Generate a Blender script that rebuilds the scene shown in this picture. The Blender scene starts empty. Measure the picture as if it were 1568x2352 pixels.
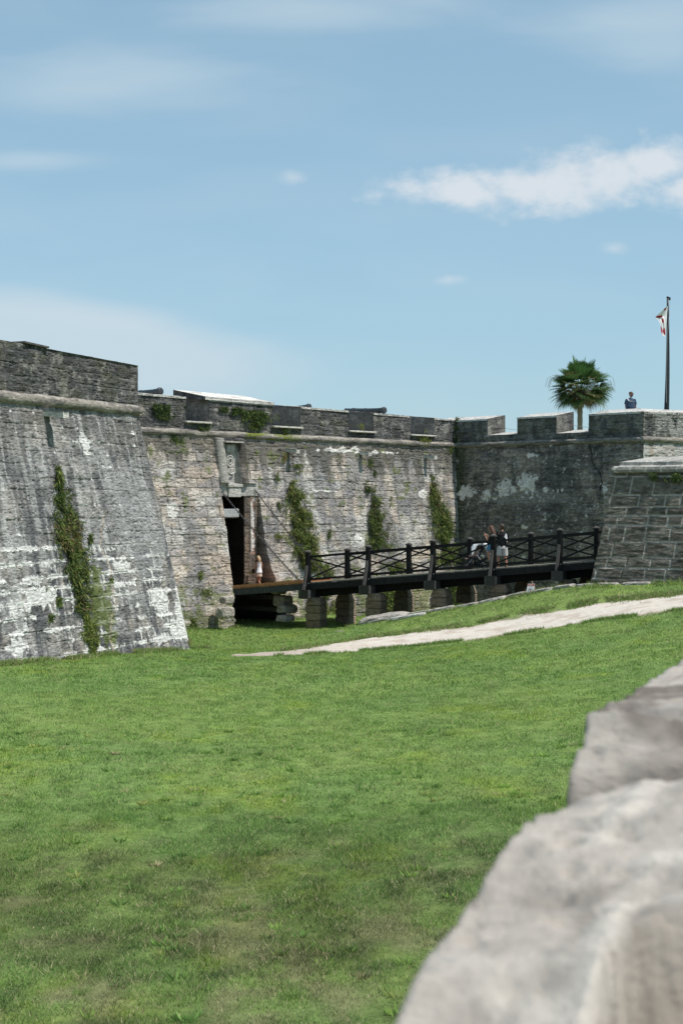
import bpy, math, random
import numpy as np
from mathutils import Vector, Matrix
random.seed(7); RNG = np.random.default_rng(7)
S = bpy.context.scene
COL = S.collection
CZ = 5.5                                   # eye height above the moat floor

# ------------------------------------------------------------------ camera
cam_d = bpy.data.cameras.new("camera"); cam = bpy.data.objects.new("camera", cam_d); COL.objects.link(cam)
cam.location = (0, 0, CZ); cam.rotation_euler = (math.radians(90), 0, 0)
cam_d.sensor_fit = 'VERTICAL'; cam_d.sensor_height = 36; cam_d.sensor_width = 24
cam_d.lens = 3500 / 2352 * 36; cam_d.shift_y = -16 / 2352
cam_d.clip_start = 0.1; cam_d.clip_end = 6000
cam_d.dof.use_dof = True; cam_d.dof.focus_distance = 64; cam_d.dof.aperture_fstop = 5.2
S.camera = cam

# ------------------------------------------------------------------ sun + sky
SH = Vector((0.92, -0.39, 0)).normalized(); ELEV = math.radians(60)
sdir = Vector((SH.x * math.cos(ELEV), SH.y * math.cos(ELEV), math.sin(ELEV)))
sun_d = bpy.data.lights.new("sun", 'SUN'); sun = bpy.data.objects.new("sun", sun_d); COL.objects.link(sun)
sun_d.energy = 4.7; sun_d.angle = math.radians(0.53); sun_d.color = (1.0, 0.955, 0.89)
sun.rotation_euler = sdir.to_track_quat('Z', 'Y').to_euler(); sun.location = (20, -20, 60)

S.view_settings.view_transform = 'Standard'; S.view_settings.look = 'None'
S.view_settings.exposure = 0.0; S.view_settings.gamma = 1.0

W = bpy.data.worlds.new("World"); S.world = W; W.use_nodes = True
nt = W.node_tree; N = nt.nodes; L = nt.links; N.clear()
def nd(t, **k):
    n = N.new(t)
    for a, v in k.items():
        if a == 'ins':
            for i, x in v.items(): n.inputs[i].default_value = x
        else: setattr(n, a, v)
    return n
sky = nd('ShaderNodeTexSky', sky_type='NISHITA', sun_disc=False)
sky.sun_elevation = ELEV; sky.sun_rotation = math.atan2(SH.x, SH.y)
sky.altitude = 5; sky.air_density = 1.0; sky.dust_density = 0.6; sky.ozone_density = 2.0
tc = nd('ShaderNodeTexCoord')
sep = nd('ShaderNodeSeparateXYZ'); L.new(tc.outputs['Generated'], sep.inputs[0])
def mth(op, a, b=None, c=None, clamp=False):
    n = nd('ShaderNodeMath', operation=op, use_clamp=clamp)
    for i, v in enumerate((a, b, c)):
        if v is None: continue
        if isinstance(v, (int, float)): n.inputs[i].default_value = v
        else: L.new(v, n.inputs[i])
    return n.outputs[0]
# direction on the sky: azimuth tangent and altitude tangent
ys = mth('MAXIMUM', sep.outputs[1], 0.001)
tx = mth('DIVIDE', sep.outputs[0], ys); tz = mth('DIVIDE', sep.outputs[2], ys)
cmb = nd('ShaderNodeCombineXYZ'); L.new(tx, cmb.inputs[0]); L.new(tz, cmb.inputs[1])
def noise(scale, detail, rough, sx=1, sy=1, off=(0, 0, 0), dist=0, rot=0):
    mp = nd('ShaderNodeMapping'); mp.inputs['Scale'].default_value = (sx, sy, 1); mp.inputs['Location'].default_value = off
    mp.inputs['Rotation'].default_value = (0, 0, rot)
    L.new(cmb.outputs[0], mp.inputs[0])
    n = nd('ShaderNodeTexNoise'); n.inputs['Scale'].default_value = scale; n.inputs['Detail'].default_value = detail
    n.inputs['Roughness'].default_value = rough; n.inputs['Distortion'].default_value = dist
    L.new(mp.outputs[0], n.inputs['Vector']); return n.outputs['Fac']
def sstep(x, a, b):
    n = nd('ShaderNodeMapRange', interpolation_type='SMOOTHSTEP'); L.new(x, n.inputs[0])
    n.inputs[1].default_value = a; n.inputs[2].default_value = b; return n.outputs[0]
def blob(px, py, rx, ry, rot=0.0):          # soft ellipse in tangent space, 1 in the centre, 0 at the rim
    cx = (px - 784) / 3500; cy = (1160 - py) / 3500
    dx = mth('SUBTRACT', tx, cx); dy = mth('SUBTRACT', tz, cy)
    c, s = math.cos(rot), math.sin(rot)
    a = mth('ADD', mth('MULTIPLY', dx, c * 3500 / rx), mth('MULTIPLY', dy, s * 3500 / rx))
    b = mth('ADD', mth('MULTIPLY', dx, -s * 3500 / ry), mth('MULTIPLY', dy, c * 3500 / ry))
    r = mth('SQRT', mth('ADD', mth('MULTIPLY', a, a), mth('MULTIPLY', b, b)))
    return mth('SUBTRACT', 1.0, r)
def mx(a, b): return mth('MAXIMUM', a, b)
fb = noise(26, 9, 0.58, 1, 1.5)
# cumulus
cu = mx(blob(1045, 440, 205, 62), blob(1340, 410, 300, 92, 0.12))
cu = mx(cu, blob(1500, 375, 140, 74)); cu = mx(cu, blob(1190, 425, 190, 62)); cu = mx(cu, blob(1640, 440, 230, 62))
cu = mth('ADD', cu, mth('MULTIPLY', mth('SUBTRACT', fb, 0.5), 1.9))
cu = mth('MULTIPLY', sstep(cu, 0.02, 0.80), 0.86)
sm = mx(blob(675, 408, 60, 26), mx(blob(1405, 570, 60, 26), blob(1030, 642, 62, 20)))
sm = mth('ADD', sm, mth('MULTIPLY', mth('SUBTRACT', fb, 0.5), 1.8)); sm = mth('MULTIPLY', sstep(sm, 0.1, 1.1), 0.42)
cu = mx(cu, sm)
# cirrus sheets
wf = noise(9, 6, 0.5, 0.55, 2.2, dist=0.3, rot=0.1)
ci = mx(blob(150, 800, 640, 135, -0.12), blob(-50, 790, 420, 150))
ci = mth('ADD', ci, mth('MULTIPLY', mth('SUBTRACT', wf, 0.5), 0.45)); ci = mth('MULTIPLY', sstep(ci, -0.02, 0.50), 0.80)
c2 = mx(blob(170, 195, 560, 105, 0.03), blob(700, 20, 520, 70)); c2 = mx(c2, blob(60, 370, 260, 40)); c2 = mx(c2, blob(1500, 60, 420, 130, 0.1))
c2 = mth('ADD', c2, mth('MULTIPLY', mth('SUBTRACT', wf, 0.5), 1.3)); c2 = mth('MULTIPLY', sstep(c2, 0.0, 1.0), 0.42)
thin = mth('MULTIPLY', sstep(wf, 0.35, 0.75), 0.16)
veil = mth('ADD', mx(ci, c2), thin, clamp=True)
elf = nd('ShaderNodeMapRange'); L.new(sep.outputs[2], elf.inputs[0]); elf.inputs[1].default_value = 0.0; elf.inputs[2].default_value = 0.34
elf.inputs[3].default_value = 0.62; elf.inputs[4].default_value = 0.45
mA = nd('ShaderNodeMix', data_type='RGBA'); L.new(elf.outputs[0], mA.inputs[0]); L.new(sky.outputs[0], mA.inputs[6]); mA.inputs[7].default_value = (3.75, 6.25, 7.7, 1)
mB = nd('ShaderNodeMix', data_type='RGBA'); L.new(veil, mB.inputs[0]); L.new(mA.outputs[2], mB.inputs[6]); mB.inputs[7].default_value = (5.4, 6.5, 7.2, 1)
mC = nd('ShaderNodeMix', data_type='RGBA'); L.new(cu, mC.inputs[0]); L.new(mB.outputs[2], mC.inputs[6]); mC.inputs[7].default_value = (6.9, 7.3, 7.7, 1)
bg = nd('ShaderNodeBackground'); bg.inputs[1].default_value = 0.108; L.new(mC.outputs[2], bg.inputs[0])
wo = nd('ShaderNodeOutputWorld'); L.new(bg.outputs[0], wo.inputs[0])

# ------------------------------------------------------------------ helpers
def at(x, y, Y):                            # photo position (1568 x 2352 grid) at depth Y -> point
    return np.array([(x - 784) / 3500 * Y, Y, CZ + (1160 - y) / 3500 * Y])

def _h(ix, iy, seed):
    n = (ix.astype(np.int64) * 374761393 + iy.astype(np.int64) * 668265263 + seed * 1442695041) & 0xffffffff
    n = ((n ^ (n >> 13)) * 1274126177) & 0xffffffff
    n = n ^ (n >> 16)
    return (n & 0xffffff) / float(0xffffff)
def vn(x, y, seed=0):
    x = np.asarray(x, float); y = np.asarray(y, float); x, y = np.broadcast_arrays(x, y)
    ix = np.floor(x); iy = np.floor(y); fx = x - ix; fy = y - iy
    fx = fx * fx * (3 - 2 * fx); fy = fy * fy * (3 - 2 * fy)
    a = _h(ix, iy, seed); b = _h(ix + 1, iy, seed); c = _h(ix, iy + 1, seed); d = _h(ix + 1, iy + 1, seed)
    return (a * (1 - fx) + b * fx) * (1 - fy) + (c * (1 - fx) + d * fx) * fy
def fbm(x, y, seed=0, o=4, r=0.5):
    x = np.asarray(x, float); y = np.asarray(y, float)
    s = 0; a = 1; t = 0
    for i in range(o):
        s = s + a * vn(x * 2 ** i + i * 17.3, y * 2 ** i - i * 9.1, seed + i * 31); t += a; a *= r
    return s / t
def sst(x, a, b):
    t = np.clip((np.asarray(x, float) - a) / (b - a), 0, 1); return t * t * (3 - 2 * t)
def mixc(c, k, m): return c * (1 - m[..., None]) + np.asarray(k, float) * m[..., None]

class MB:
    """collects faces and per-vertex colours, builds one mesh object"""
    def __init__(s): s.v = []; s.q = []; s.t = []; s.c = []; s.n = 0; s.ng = []
    def add(s, V, quads=None, tris=None, col=(.5, .5, .5), polys=None):
        V = np.asarray(V, float).reshape(-1, 3); k = len(V)
        c = np.asarray(col, float)
        c = np.tile(c, (k, 1)) if c.ndim == 1 else c.reshape(-1, 3)
        s.v.append(V); s.c.append(c)
        if quads is not None and len(quads): s.q.append(np.asarray(quads, int) + s.n)
        if tris is not None and len(tris): s.t.append(np.asarray(tris, int) + s.n)
        if polys is not None:
            for p in polys: s.ng.append([i + s.n for i in p])
        s.n += k; return s
    def grid(s, P, col, flip=False, cyc=False):
        h, w = P.shape[:2]; I = np.arange(h * w).reshape(h, w)
        if cyc: I = np.concatenate([I, I[:, :1]], 1)
        q = np.stack([I[:-1, :-1], I[:-1, 1:], I[1:, 1:], I[1:, :-1]], -1).reshape(-1, 4)
        if flip: q = q[:, ::-1]
        c = np.asarray(col, float)
        if c.ndim == 3: c = c.reshape(-1, 3)
        return s.add(P.reshape(-1, 3), quads=q, col=c)
    def box(s, c, sz, R=None, col=(.5, .5, .5), taper=1.0, bev=0.0):
        x, y, z = [k / 2 for k in sz]
        if bev > 0:
            b = bev; pts = []
            for k, zz in enumerate((-z, -z + b, z - b, z)):
                ins = b if k in (0, 3) else 0
                f = 1.0 if k < 2 else taper
                X = (x - ins) * f; Y = (y - ins) * f; B = b
                pts += [(-X + B, -Y, zz), (X - B, -Y, zz), (X, -Y + B, zz), (X, Y - B, zz), (X - B, Y, zz), (-X + B, Y, zz), (-X, Y - B, zz), (-X, -Y + B, zz)]
            V = np.array(pts); q = []
            for k in range(3):
                for i in range(8): q.append((k * 8 + i, k * 8 + (i + 1) % 8, (k + 1) * 8 + (i + 1) % 8, (k + 1) * 8 + i))
            polys = [list(range(7, -1, -1)), list(range(24, 32))]
        else:
            t = taper
            V = np.array([(-x, -y, -z), (x, -y, -z), (x, y, -z), (-x, y, -z), (-x * t, -y * t, z), (x * t, -y * t, z), (x * t, y * t, z), (-x * t, y * t, z)])
            q = [(0, 3, 2, 1), (4, 5, 6, 7), (0, 1, 5, 4), (1, 2, 6, 5), (2, 3, 7, 6), (3, 0, 4, 7)]; polys = None
        if R is not None: V = V @ np.asarray(R).T
        return s.add(V + np.asarray(c), quads=q, col=col, polys=polys)
    def beam(s, a, b, w, h, up=(0, 0, 1), col=(.5, .5, .5), bev=0.0):
        a = np.asarray(a, float); b = np.asarray(b, float); d = b - a; l = np.linalg.norm(d); x = d / l
        y = np.cross(up, x); y /= np.linalg.norm(y); z = np.cross(x, y)
        return s.box((a + b) / 2, (l, w, h), np.stack([x, y, z], 1), col, bev=bev)
    def tube(s, P, r, n=8, col=(.5, .5, .5), cap=True):
        P = np.asarray(P, float); k = len(P); r = np.broadcast_to(np.asarray(r, float), (k,))
        d = np.gradient(P, axis=0); d /= np.linalg.norm(d, axis=1)[:, None] + 1e-9
        ref = np.array([0, 0, 1.0]) if abs(d[0][2]) < 0.9 else np.array([1.0, 0, 0])
        V = []
        for i in range(k):
            u = np.cross(ref, d[i]); u /= np.linalg.norm(u) + 1e-9; w = np.cross(d[i], u)
            a = np.arange(n) * 2 * math.pi / n
            V.append(P[i] + r[i] * (np.cos(a)[:, None] * u + np.sin(a)[:, None] * w))
        V = np.array(V); c = np.asarray(col, float)
        if c.ndim == 2: c = np.repeat(c[:, None, :], n, 1)
        s.grid(V, c, cyc=True)
        if cap: s.ng.append(list(range(s.n - n, s.n))); s.ng.append(list(range(s.n - n * k, s.n - n * k + n))[::-1])
        return s
    def ell(s, c, r, n=14, m=9, R=None, col=(.5, .5, .5), f=None):
        th = np.linspace(0, math.pi, m)[:, None]; ph = (np.arange(n) * 2 * math.pi / n)[None]
        P = np.stack([np.sin(th) * np.cos(ph) + 0 * ph, np.sin(th) * np.sin(ph), np.cos(th) + 0 * ph], -1)
        if f is not None: P = f(P)
        P = P * np.asarray(r)
        if R is not None: P = P @ np.asarray(R).T
        return s.grid(P + np.asarray(c), col, cyc=True, flip=True)
    def build(s, name, mat, parent=None, smooth=False, origin=None):
        V = np.concatenate(s.v); C = np.concatenate(s.c)
        off = np.array(parent.matrix_world.translation) if parent is not None else (np.zeros(3) if origin is None else np.asarray(origin, float))
        if parent is not None and 'origin' in parent: off = np.array(parent['origin'][:])
        V = V - off
        idx = []; tot = []
        if s.q: q = np.concatenate(s.q); idx.append(q.ravel()); tot.append(np.full(len(q), 4))
        if s.t: t = np.concatenate(s.t); idx.append(t.ravel()); tot.append(np.full(len(t), 3))
        for p in s.ng: idx.append(np.array(p)); tot.append(np.array([len(p)]))
        idx = np.concatenate(idx); tot = np.concatenate(tot); st = np.concatenate([[0], np.cumsum(tot)[:-1]])
        me = bpy.data.meshes.new(name)
        me.vertices.add(len(V)); me.vertices.foreach_set('co', V.astype(np.float32).ravel())
        me.loops.add(len(idx)); me.loops.foreach_set('vertex_index', idx.astype(np.int32))
        me.polygons.add(len(tot)); me.polygons.foreach_set('loop_start', st.astype(np.int32)); me.polygons.foreach_set('loop_total', tot.astype(np.int32))
        me.polygons.foreach_set('use_smooth', np.full(len(tot), bool(smooth)))
        me.update(calc_edges=True); me.validate()
        a = me.color_attributes.new('Col', 'FLOAT_COLOR', 'POINT')
        if len(me.vertices) == len(C):
            a.data.foreach_set('color', np.concatenate([C, np.ones((len(C), 1))], 1).astype(np.float32).ravel())
        if isinstance(mat, bpy.types.Material): me.materials.append(mat)
        o = bpy.data.objects.new(name, me); COL.objects.link(o)
        if parent is not None: o.parent = parent
        elif origin is not None: o.location = origin
        if parent is not None or origin is not None: o['origin'] = [float(v) for v in off]
        return o

def tag(o, label=None, cat=None, group=None, kind=None):
    if label: o['label'] = label
    if cat: o['category'] = cat
    if group: o['group'] = group
    if kind: o['kind'] = kind
    return o
def thing(name, loc, label, cat, group=None):
    o = bpy.data.objects.new(name, None); COL.objects.link(o); o.empty_display_size = 0.3
    o.location = [float(v) for v in loc]; o['origin'] = [float(v) for v in loc]
    return tag(o, label, cat, group)

# ------------------------------------------------------------------ materials
def mat(name, rough=0.85, spec=0.25, bump=0.0, bscale=20, bz=1.0, nz=0.25, nscale=8.0, nzz=1.0, color=None, transl=0.0, metal=0.0, bdist=0.02):
    m = bpy.data.materials.new(name); m.use_nodes = True; t = m.node_tree; n = t.nodes; l = t.links; n.clear()
    out = n.new('ShaderNodeOutputMaterial'); b = n.new('ShaderNodeBsdfPrincipled')
    b.inputs['Roughness'].default_value = rough; b.inputs['Specular IOR Level'].default_value = spec; b.inputs['Metallic'].default_value = metal
    if color is None:
        a = n.new('ShaderNodeVertexColor'); a.layer_name = 'Col'; c = a.outputs[0]
    else:
        a = n.new('ShaderNodeRGB'); a.outputs[0].default_value = (*color, 1); c = a.outputs[0]
    tcn = n.new('ShaderNodeTexCoord')
    if nz > 0:
        mp = n.new('ShaderNodeMapping'); mp.inputs['Scale'].default_value = (1, 1, nzz); l.new(tcn.outputs['Object'], mp.inputs[0])
        ns = n.new('ShaderNodeTexNoise'); ns.inputs['Scale'].default_value = nscale; ns.inputs['Detail'].default_value = 7; ns.inputs['Roughness'].default_value = 0.68
        l.new(mp.outputs[0], ns.inputs['Vector'])
        r = n.new('ShaderNodeMapRange'); r.inputs[1].default_value = 0.3; r.inputs[2].default_value = 0.7
        r.inputs[3].default_value = 1 - nz; r.inputs[4].default_value = 1 + nz; l.new(ns.outputs['Fac'], r.inputs[0])
        mu = n.new('ShaderNodeVectorMath'); mu.operation = 'SCALE'; l.new(c, mu.inputs[0]); l.new(r.outputs[0], mu.inputs['Scale']); c = mu.outputs[0]
    l.new(c, b.inputs['Base Color'])
    if bump > 0:
        mp = n.new('ShaderNodeMapping'); mp.inputs['Scale'].default_value = (1, 1, bz); l.new(tcn.outputs['Object'], mp.inputs[0])
        ns = n.new('ShaderNodeTexNoise'); ns.inputs['Scale'].default_value = bscale; ns.inputs['Detail'].default_value = 8; ns.inputs['Roughness'].default_value = 0.65
        l.new(mp.outputs[0], ns.inputs['Vector'])
        bp = n.new('ShaderNodeBump'); bp.inputs['Strength'].default_value = bump; bp.inputs['Distance'].default_value = bdist
        l.new(ns.outputs['Fac'], bp.inputs['Height']); l.new(bp.outputs[0], b.inputs['Normal'])
    if transl > 0:
        tr = n.new('ShaderNodeBsdfTranslucent'); l.new(c, tr.inputs[0]); ms = n.new('ShaderNodeMixShader'); ms.inputs[0].default_value = transl
        l.new(b.outputs[0], ms.inputs[1]); l.new(tr.outputs[0], ms.inputs[2]); l.new(ms.outputs[0], out.inputs[0])
    else: l.new(b.outputs[0], out.inputs[0])
    return m
M_stone = mat('coquina_stone', 0.95, 0.1, bump=1.0, bscale=7, bz=2.6, nz=0.42, nscale=5.5, nzz=2.2, bdist=0.07)
M_stone2 = mat('coquina_near', 0.95, 0.1, bump=0.9, bscale=45, bz=1.5, nz=0.16, nscale=22, bdist=0.012)
M_wood = mat('dark_timber', 0.85, 0.12, bump=0.4, bscale=14, nz=0.4, nscale=9)
M_plank = mat('deck_planks', 0.8, 0.25, bump=0.4, bscale=12, nz=0.3, nscale=6)
M_iron = mat('black_iron', 0.5, 0.5, nz=0.2, nscale=6)
M_leaf = mat('foliage', 0.75, 0.25, nz=0, transl=0.35)
M_grass = mat('grass_blades', 0.8, 0.2, nz=0, transl=0.3)
M_soil = mat('turf_soil', 0.95, 0.1, bump=0.8, bscale=6, nz=0.35, nscale=3, bdist=0.05)
M_path = mat('sandy_path', 0.95, 0.1, bump=0.6, bscale=14, nz=0.12, nscale=5, bdist=0.03)
M_cloth = mat('cloth', 0.85, 0.15, bump=0.3, bscale=18, nz=0.10, nscale=14, bdist=0.01)
M_skin = mat('skin', 0.55, 0.35, nz=0.08, nscale=20)
M_hair = mat('hair', 0.6, 0.4, nz=0.35, nscale=40, bump=0.4, bscale=60)
M_bark = mat('palm_bark', 0.9, 0.1, bump=0.8, bscale=9, bz=4, nz=0.3, nscale=6, nzz=4, bdist=0.04)
M_flag = mat('flag_cloth', 0.8, 0.2, nz=0.03, transl=0.4)

# ------------------------------------------------------------------ terrain
CP = np.array([(-5.6, 56.3, .17), (-10.2, 45.5, .73), (-6.8, 67, 0), (-1.6, 69, -.03), (-3.75, 53.8, .15), (-3, 60, .03), (0, 66, .06), (-9, 52, .5),
 (12.1, 54, 1.83), (12.8, 57, 2.16), (3.45, 56.5, .33), (3.6, 59, .61), (6.6, 55.8, .82), (6.2, 58.6, 1.0), (9.6, 54.6, 1.44), (8.7, 58.0, 1.45), (10.8, 57.6, 1.86), (.75, 60.5, .22),
 (.35, 65.5, .32), (3.22, 64, .97), (5.7, 63, 1.45), (7.9, 62, 2.05), (10.1, 60.5, 2.45), (14, 58.5, 2.75), (18, 57, 3.0), (0, 57, .2),
 (0, 16, .3), (-6, 16, .35), (6, 16, .45), (0, 28, .3), (-7, 30, .5), (8, 28, .75), (0, 42, .22), (10, 42, 1.15), (-8, 40, .7), (16, 46, 1.5), (-16, 44, .8), (-14, 60, .2), (20, 30, 1), (-20, 20, .4), (20, 75, 2), (-20, 80, 0), (8, 90, 0), (0, -5, .3), (15, -5, .3), (-15, -5, .3)])
_d = np.linalg.norm(CP[:, None, :2] - CP[None, :, :2], axis=-1)
_w = np.linalg.solve(np.block([[_d, np.ones((len(CP), 1))], [np.ones((1, len(CP))), np.zeros((1, 1))]]), np.concatenate([CP[:, 2], [0]]))
EDX = np.array([0.0, .35, 3.22, 5.7, 7.9, 10.1, 14, 22]); EDY = np.array([66.2, 65.6, 64.1, 63.1, 62.0, 60.6, 58.3, 54])
def zbase(X, Y):
    r = np.sqrt((X[..., None] - CP[:, 0]) ** 2 + (Y[..., None] - CP[:, 1]) ** 2 + 0.6)
    z = r @ _w[:-1] + _w[-1]
    return z
def terr(X, Y):
    X, Y = np.broadcast_arrays(np.asarray(X, float), np.asarray(Y, float))
    z = zbase(np.clip(X, -24, 24), np.clip(Y, -5, 92))
    z = z + 0.10 * (fbm(X / 2.3, Y / 2.3, 5, 3) - .5) + 0.035 * (fbm(X * 1.7, Y * 1.7, 9, 2) - .5)
    e = np.interp(X, EDX, EDY); k = sst(Y - e, 0.1, 0.55) * sst(X, -0.6, 0.4)
    z = z * (1 - k) + (-0.03) * k
    far = sst(np.hypot(X, Y - 40), 70, 140); z = z * (1 - far) + 0.2 * far
    return z
# path borders (front, back)
PF = np.array([at(515, 1511, 53.6), at(640, 1509, 54.0), at(800, 1503, 55.0), at(1000, 1480, 56.5), at(1200, 1450, 55.8), at(1400, 1420, 54.6), at(1568, 1398, 54), at(1900, 1350, 52)])
PB = np.array([at(505, 1507, 54.2), at(640, 1497, 55.4), at(830, 1464, 60.0), at(1000, 1449, 59.2), at(1150, 1431, 58.9), at(1300, 1405, 58.4), at(1430, 1382, 57.8), at(1568, 1365, 57), at(1900, 1310, 55)])
def path_w(X, Y):                            # >0 inside the path
    f = np.interp(X, PF[:, 0], PF[:, 1]); b = np.interp(X, PB[:, 0], PB[:, 1])
    n = 1.1 * (fbm(X * 1.4, Y * 1.4, 77, 4, .6) - .5)
    n2 = 1.25 * (fbm(X * 1.1 + 9, Y * 1.1, 78, 4, .6) - .5)
    return np.where(X > -3.9, np.minimum(Y - f + n * .6, b - Y + n2), -5.)
xs = np.unique(np.concatenate([np.linspace(-2500, -30, 9), np.linspace(-30, -13, 18), np.arange(-13, 17, .25), np.linspace(17, 34, 18), np.linspace(34, 2500, 9)]))
ys_ = np.unique(np.concatenate([np.linspace(-2500, -10, 9), np.linspace(-10, 13, 24), np.arange(13, 84, .25), np.linspace(84, 130, 24), np.linspace(130, 4000, 9)]))
GX, GY = np.meshgrid(xs, ys_)
GZ = terr(GX, GY)
def turf_col(X, Y):
    n1 = fbm(X / 2.2, Y / 3.5, 21, 4); n2 = fbm(X / .6, Y / .9, 22, 3); n3 = fbm(X / 1.3 + 5, Y / 2.2, 23, 4)
    c = np.ones(X.shape + (3,)) * np.array([.232, .348, .092])
    c = mixc(c, (.18, .315, .09), sst(n1, .40, .68) * .6)
    c = mixc(c, (.30, .40, .05), sst(n3 * .7 + .3 * fbm(X / .3, Y / .4, 28, 3), .58, .74) * .45)
    n4 = fbm(X / .28, Y / .45, 24, 3); c = mixc(c, (.33, .28, .17), sst(n2 * .6 + n4 * .4 + .10 * sst(-Y, -26, -19), .56, .72) * (.12 + .42 * sst(-Y, -26, -17)))
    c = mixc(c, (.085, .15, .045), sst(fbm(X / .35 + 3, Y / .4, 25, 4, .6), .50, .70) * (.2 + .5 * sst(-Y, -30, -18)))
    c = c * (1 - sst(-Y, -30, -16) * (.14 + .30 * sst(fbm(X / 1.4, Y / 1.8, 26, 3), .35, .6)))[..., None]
    return c
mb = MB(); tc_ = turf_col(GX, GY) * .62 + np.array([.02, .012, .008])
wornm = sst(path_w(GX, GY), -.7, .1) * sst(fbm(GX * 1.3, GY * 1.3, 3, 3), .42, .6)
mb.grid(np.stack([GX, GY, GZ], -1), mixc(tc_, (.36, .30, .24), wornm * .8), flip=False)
ground = mb.build('ground', M_soil, smooth=True); tag(ground, kind='structure')
# path sheet
px = np.arange(-4.0, 16, .08); tt = np.linspace(-.05, 1.05, 40)
PXg, TT = np.meshgrid(px, tt)
f = np.interp(PXg, PF[:, 0], PF[:, 1]); b = np.interp(PXg, PB[:, 0], PB[:, 1]); PYg = f + (b - f) * TT
pw = path_w(PXg, PYg)
PZ = terr(PXg, PYg) + 0.045 * sst(pw, -.12, .1) - .03 + 0.02 * (fbm(PXg * 3, PYg * 3, 8, 3) - .5)
n = fbm(PXg * 2.2, PYg * 4, 14, 4)
pc = np.ones(PXg.shape + (3,)) * np.array([.58, .52, .455]); pc = mixc(pc, (.42, .34, .27), sst(n, .5, .72) * .7); pc = mixc(pc, (.30, .24, .18), sst(-pw, -.35, .05) * .7)
pc = mixc(pc, (.33, .27, .22), sst(PXg, 1.2, -3.4) * .75)
mb = MB(); mb.grid(np.stack([PXg, PYg, PZ], -1), pc)
tag(mb.build('path', M_path, smooth=True), kind='structure')

# grass blades
def blades(n, y0, y1, h, w, hi=1.0, patchy=True):
    Y = np.sqrt(RNG.uniform(y0 ** 2, y1 ** 2, n)); X = RNG.uniform(-.27, .27, n) * Y
    e = np.interp(X, EDX, EDY)
    keep = (path_w(X, Y) < RNG.uniform(-.35, .12, n)) & ~((X > 0) & (Y > e - .25) & (Y < e + .55)) & (Y < 82)
    if y0 < 50: keep &= True
    X = X[keep]; Y = Y[keep]; n = len(X); Z = terr(X, Y) - .01
    lum = RNG.uniform(.6, 1.35, n) * (.72 + .56 * fbm(X * 3.1, Y * 1.9, 45, 3))
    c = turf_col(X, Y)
    wear = fbm(X / .6, Y / .9, 22, 3)
    c = c * lum[:, None]
    dry = RNG.random(n) < .04 + .10 * sst(-Y, -26, -18); c[dry] = np.array([.50, .43, .26]) * RNG.uniform(.6, 1.3, (dry.sum(), 1))
    clump = .25 + 1.5 * fbm(X * 2.6, Y * 1.6, 41, 3) ** 1.3
    hh = h * RNG.uniform(.55, 1.5, n) * clump
    a = RNG.uniform(0, math.pi, n); ww = w * RNG.uniform(.6, 1.3, n)
    dx = np.cos(a) * ww; dy = np.sin(a) * ww
    lx = RNG.normal(0, .55, n) * hh; ly = RNG.normal(0, .55, n) * hh
    V = np.empty((n, 3, 3)); V[:, 0] = np.stack([X - dx, Y - dy, Z], -1); V[:, 1] = np.stack([X + dx, Y + dy, Z], -1); V[:, 2] = np.stack([X + lx, Y + ly, Z + hh], -1)
    C = np.repeat(c[:, None], 3, 1)
    return V.reshape(-1, 3), C.reshape(-1, 3)
mb_grass = MB(); mb = mb_grass
for k in range(700):                      # taller tussocks and weeds scattered through the near turf
    ty = math.sqrt(RNG.uniform(14.5 ** 2, 34 ** 2)); tx_ = RNG.uniform(-.245, .25) * ty
    if fbm(tx_ / 1.6, ty / 1.6, 47, 2) < .46: continue
    nb = int(RNG.integers(18, 42)); a = RNG.uniform(0, 6.28, nb); rr = RNG.uniform(0, .10, nb); X = tx_ + np.cos(a) * rr; Y = ty + np.sin(a) * rr; Z = terr(X, Y) - .01
    hh = RNG.uniform(.04, .11, nb); w = .006 if RNG.random() < .7 else .016; b = RNG.uniform(0, 3.14, nb); dx = np.cos(b) * w; dy = np.sin(b) * w; o = .6 + .5 * RNG.random()
    V = np.empty((nb, 3, 3)); V[:, 0] = np.stack([X - dx, Y - dy, Z], -1); V[:, 1] = np.stack([X + dx, Y + dy, Z], -1); V[:, 2] = np.stack([X + np.cos(a) * hh * o, Y + np.sin(a) * hh * o, Z + hh], -1)
    base = np.array([(.19, .32, .08), (.23, .36, .08), (.15, .27, .07), (.33, .36, .10), (.42, .36, .20)][RNG.choice(5, p=[.35, .27, .22, .1, .06])]) * RNG.uniform(.75, 1.2)
    mb.add(V.reshape(-1, 3), tris=np.arange(nb * 3).reshape(-1, 3), col=np.repeat((base * RNG.uniform(.7, 1.3, (nb, 1)))[:, None], 3, 1).reshape(-1, 3))
for args in [(230000, 14.5, 26, .055, .0055), (190000, 26, 42, .055, .009), (150000, 42, 57, .06, .014), (110000, 56, 70, .07, .016), (60000, 66, 80, .07, .018)]:
    V, C = blades(*args); mb.add(V, tris=np.arange(len(V)).reshape(-1, 3), col=C)
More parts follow.
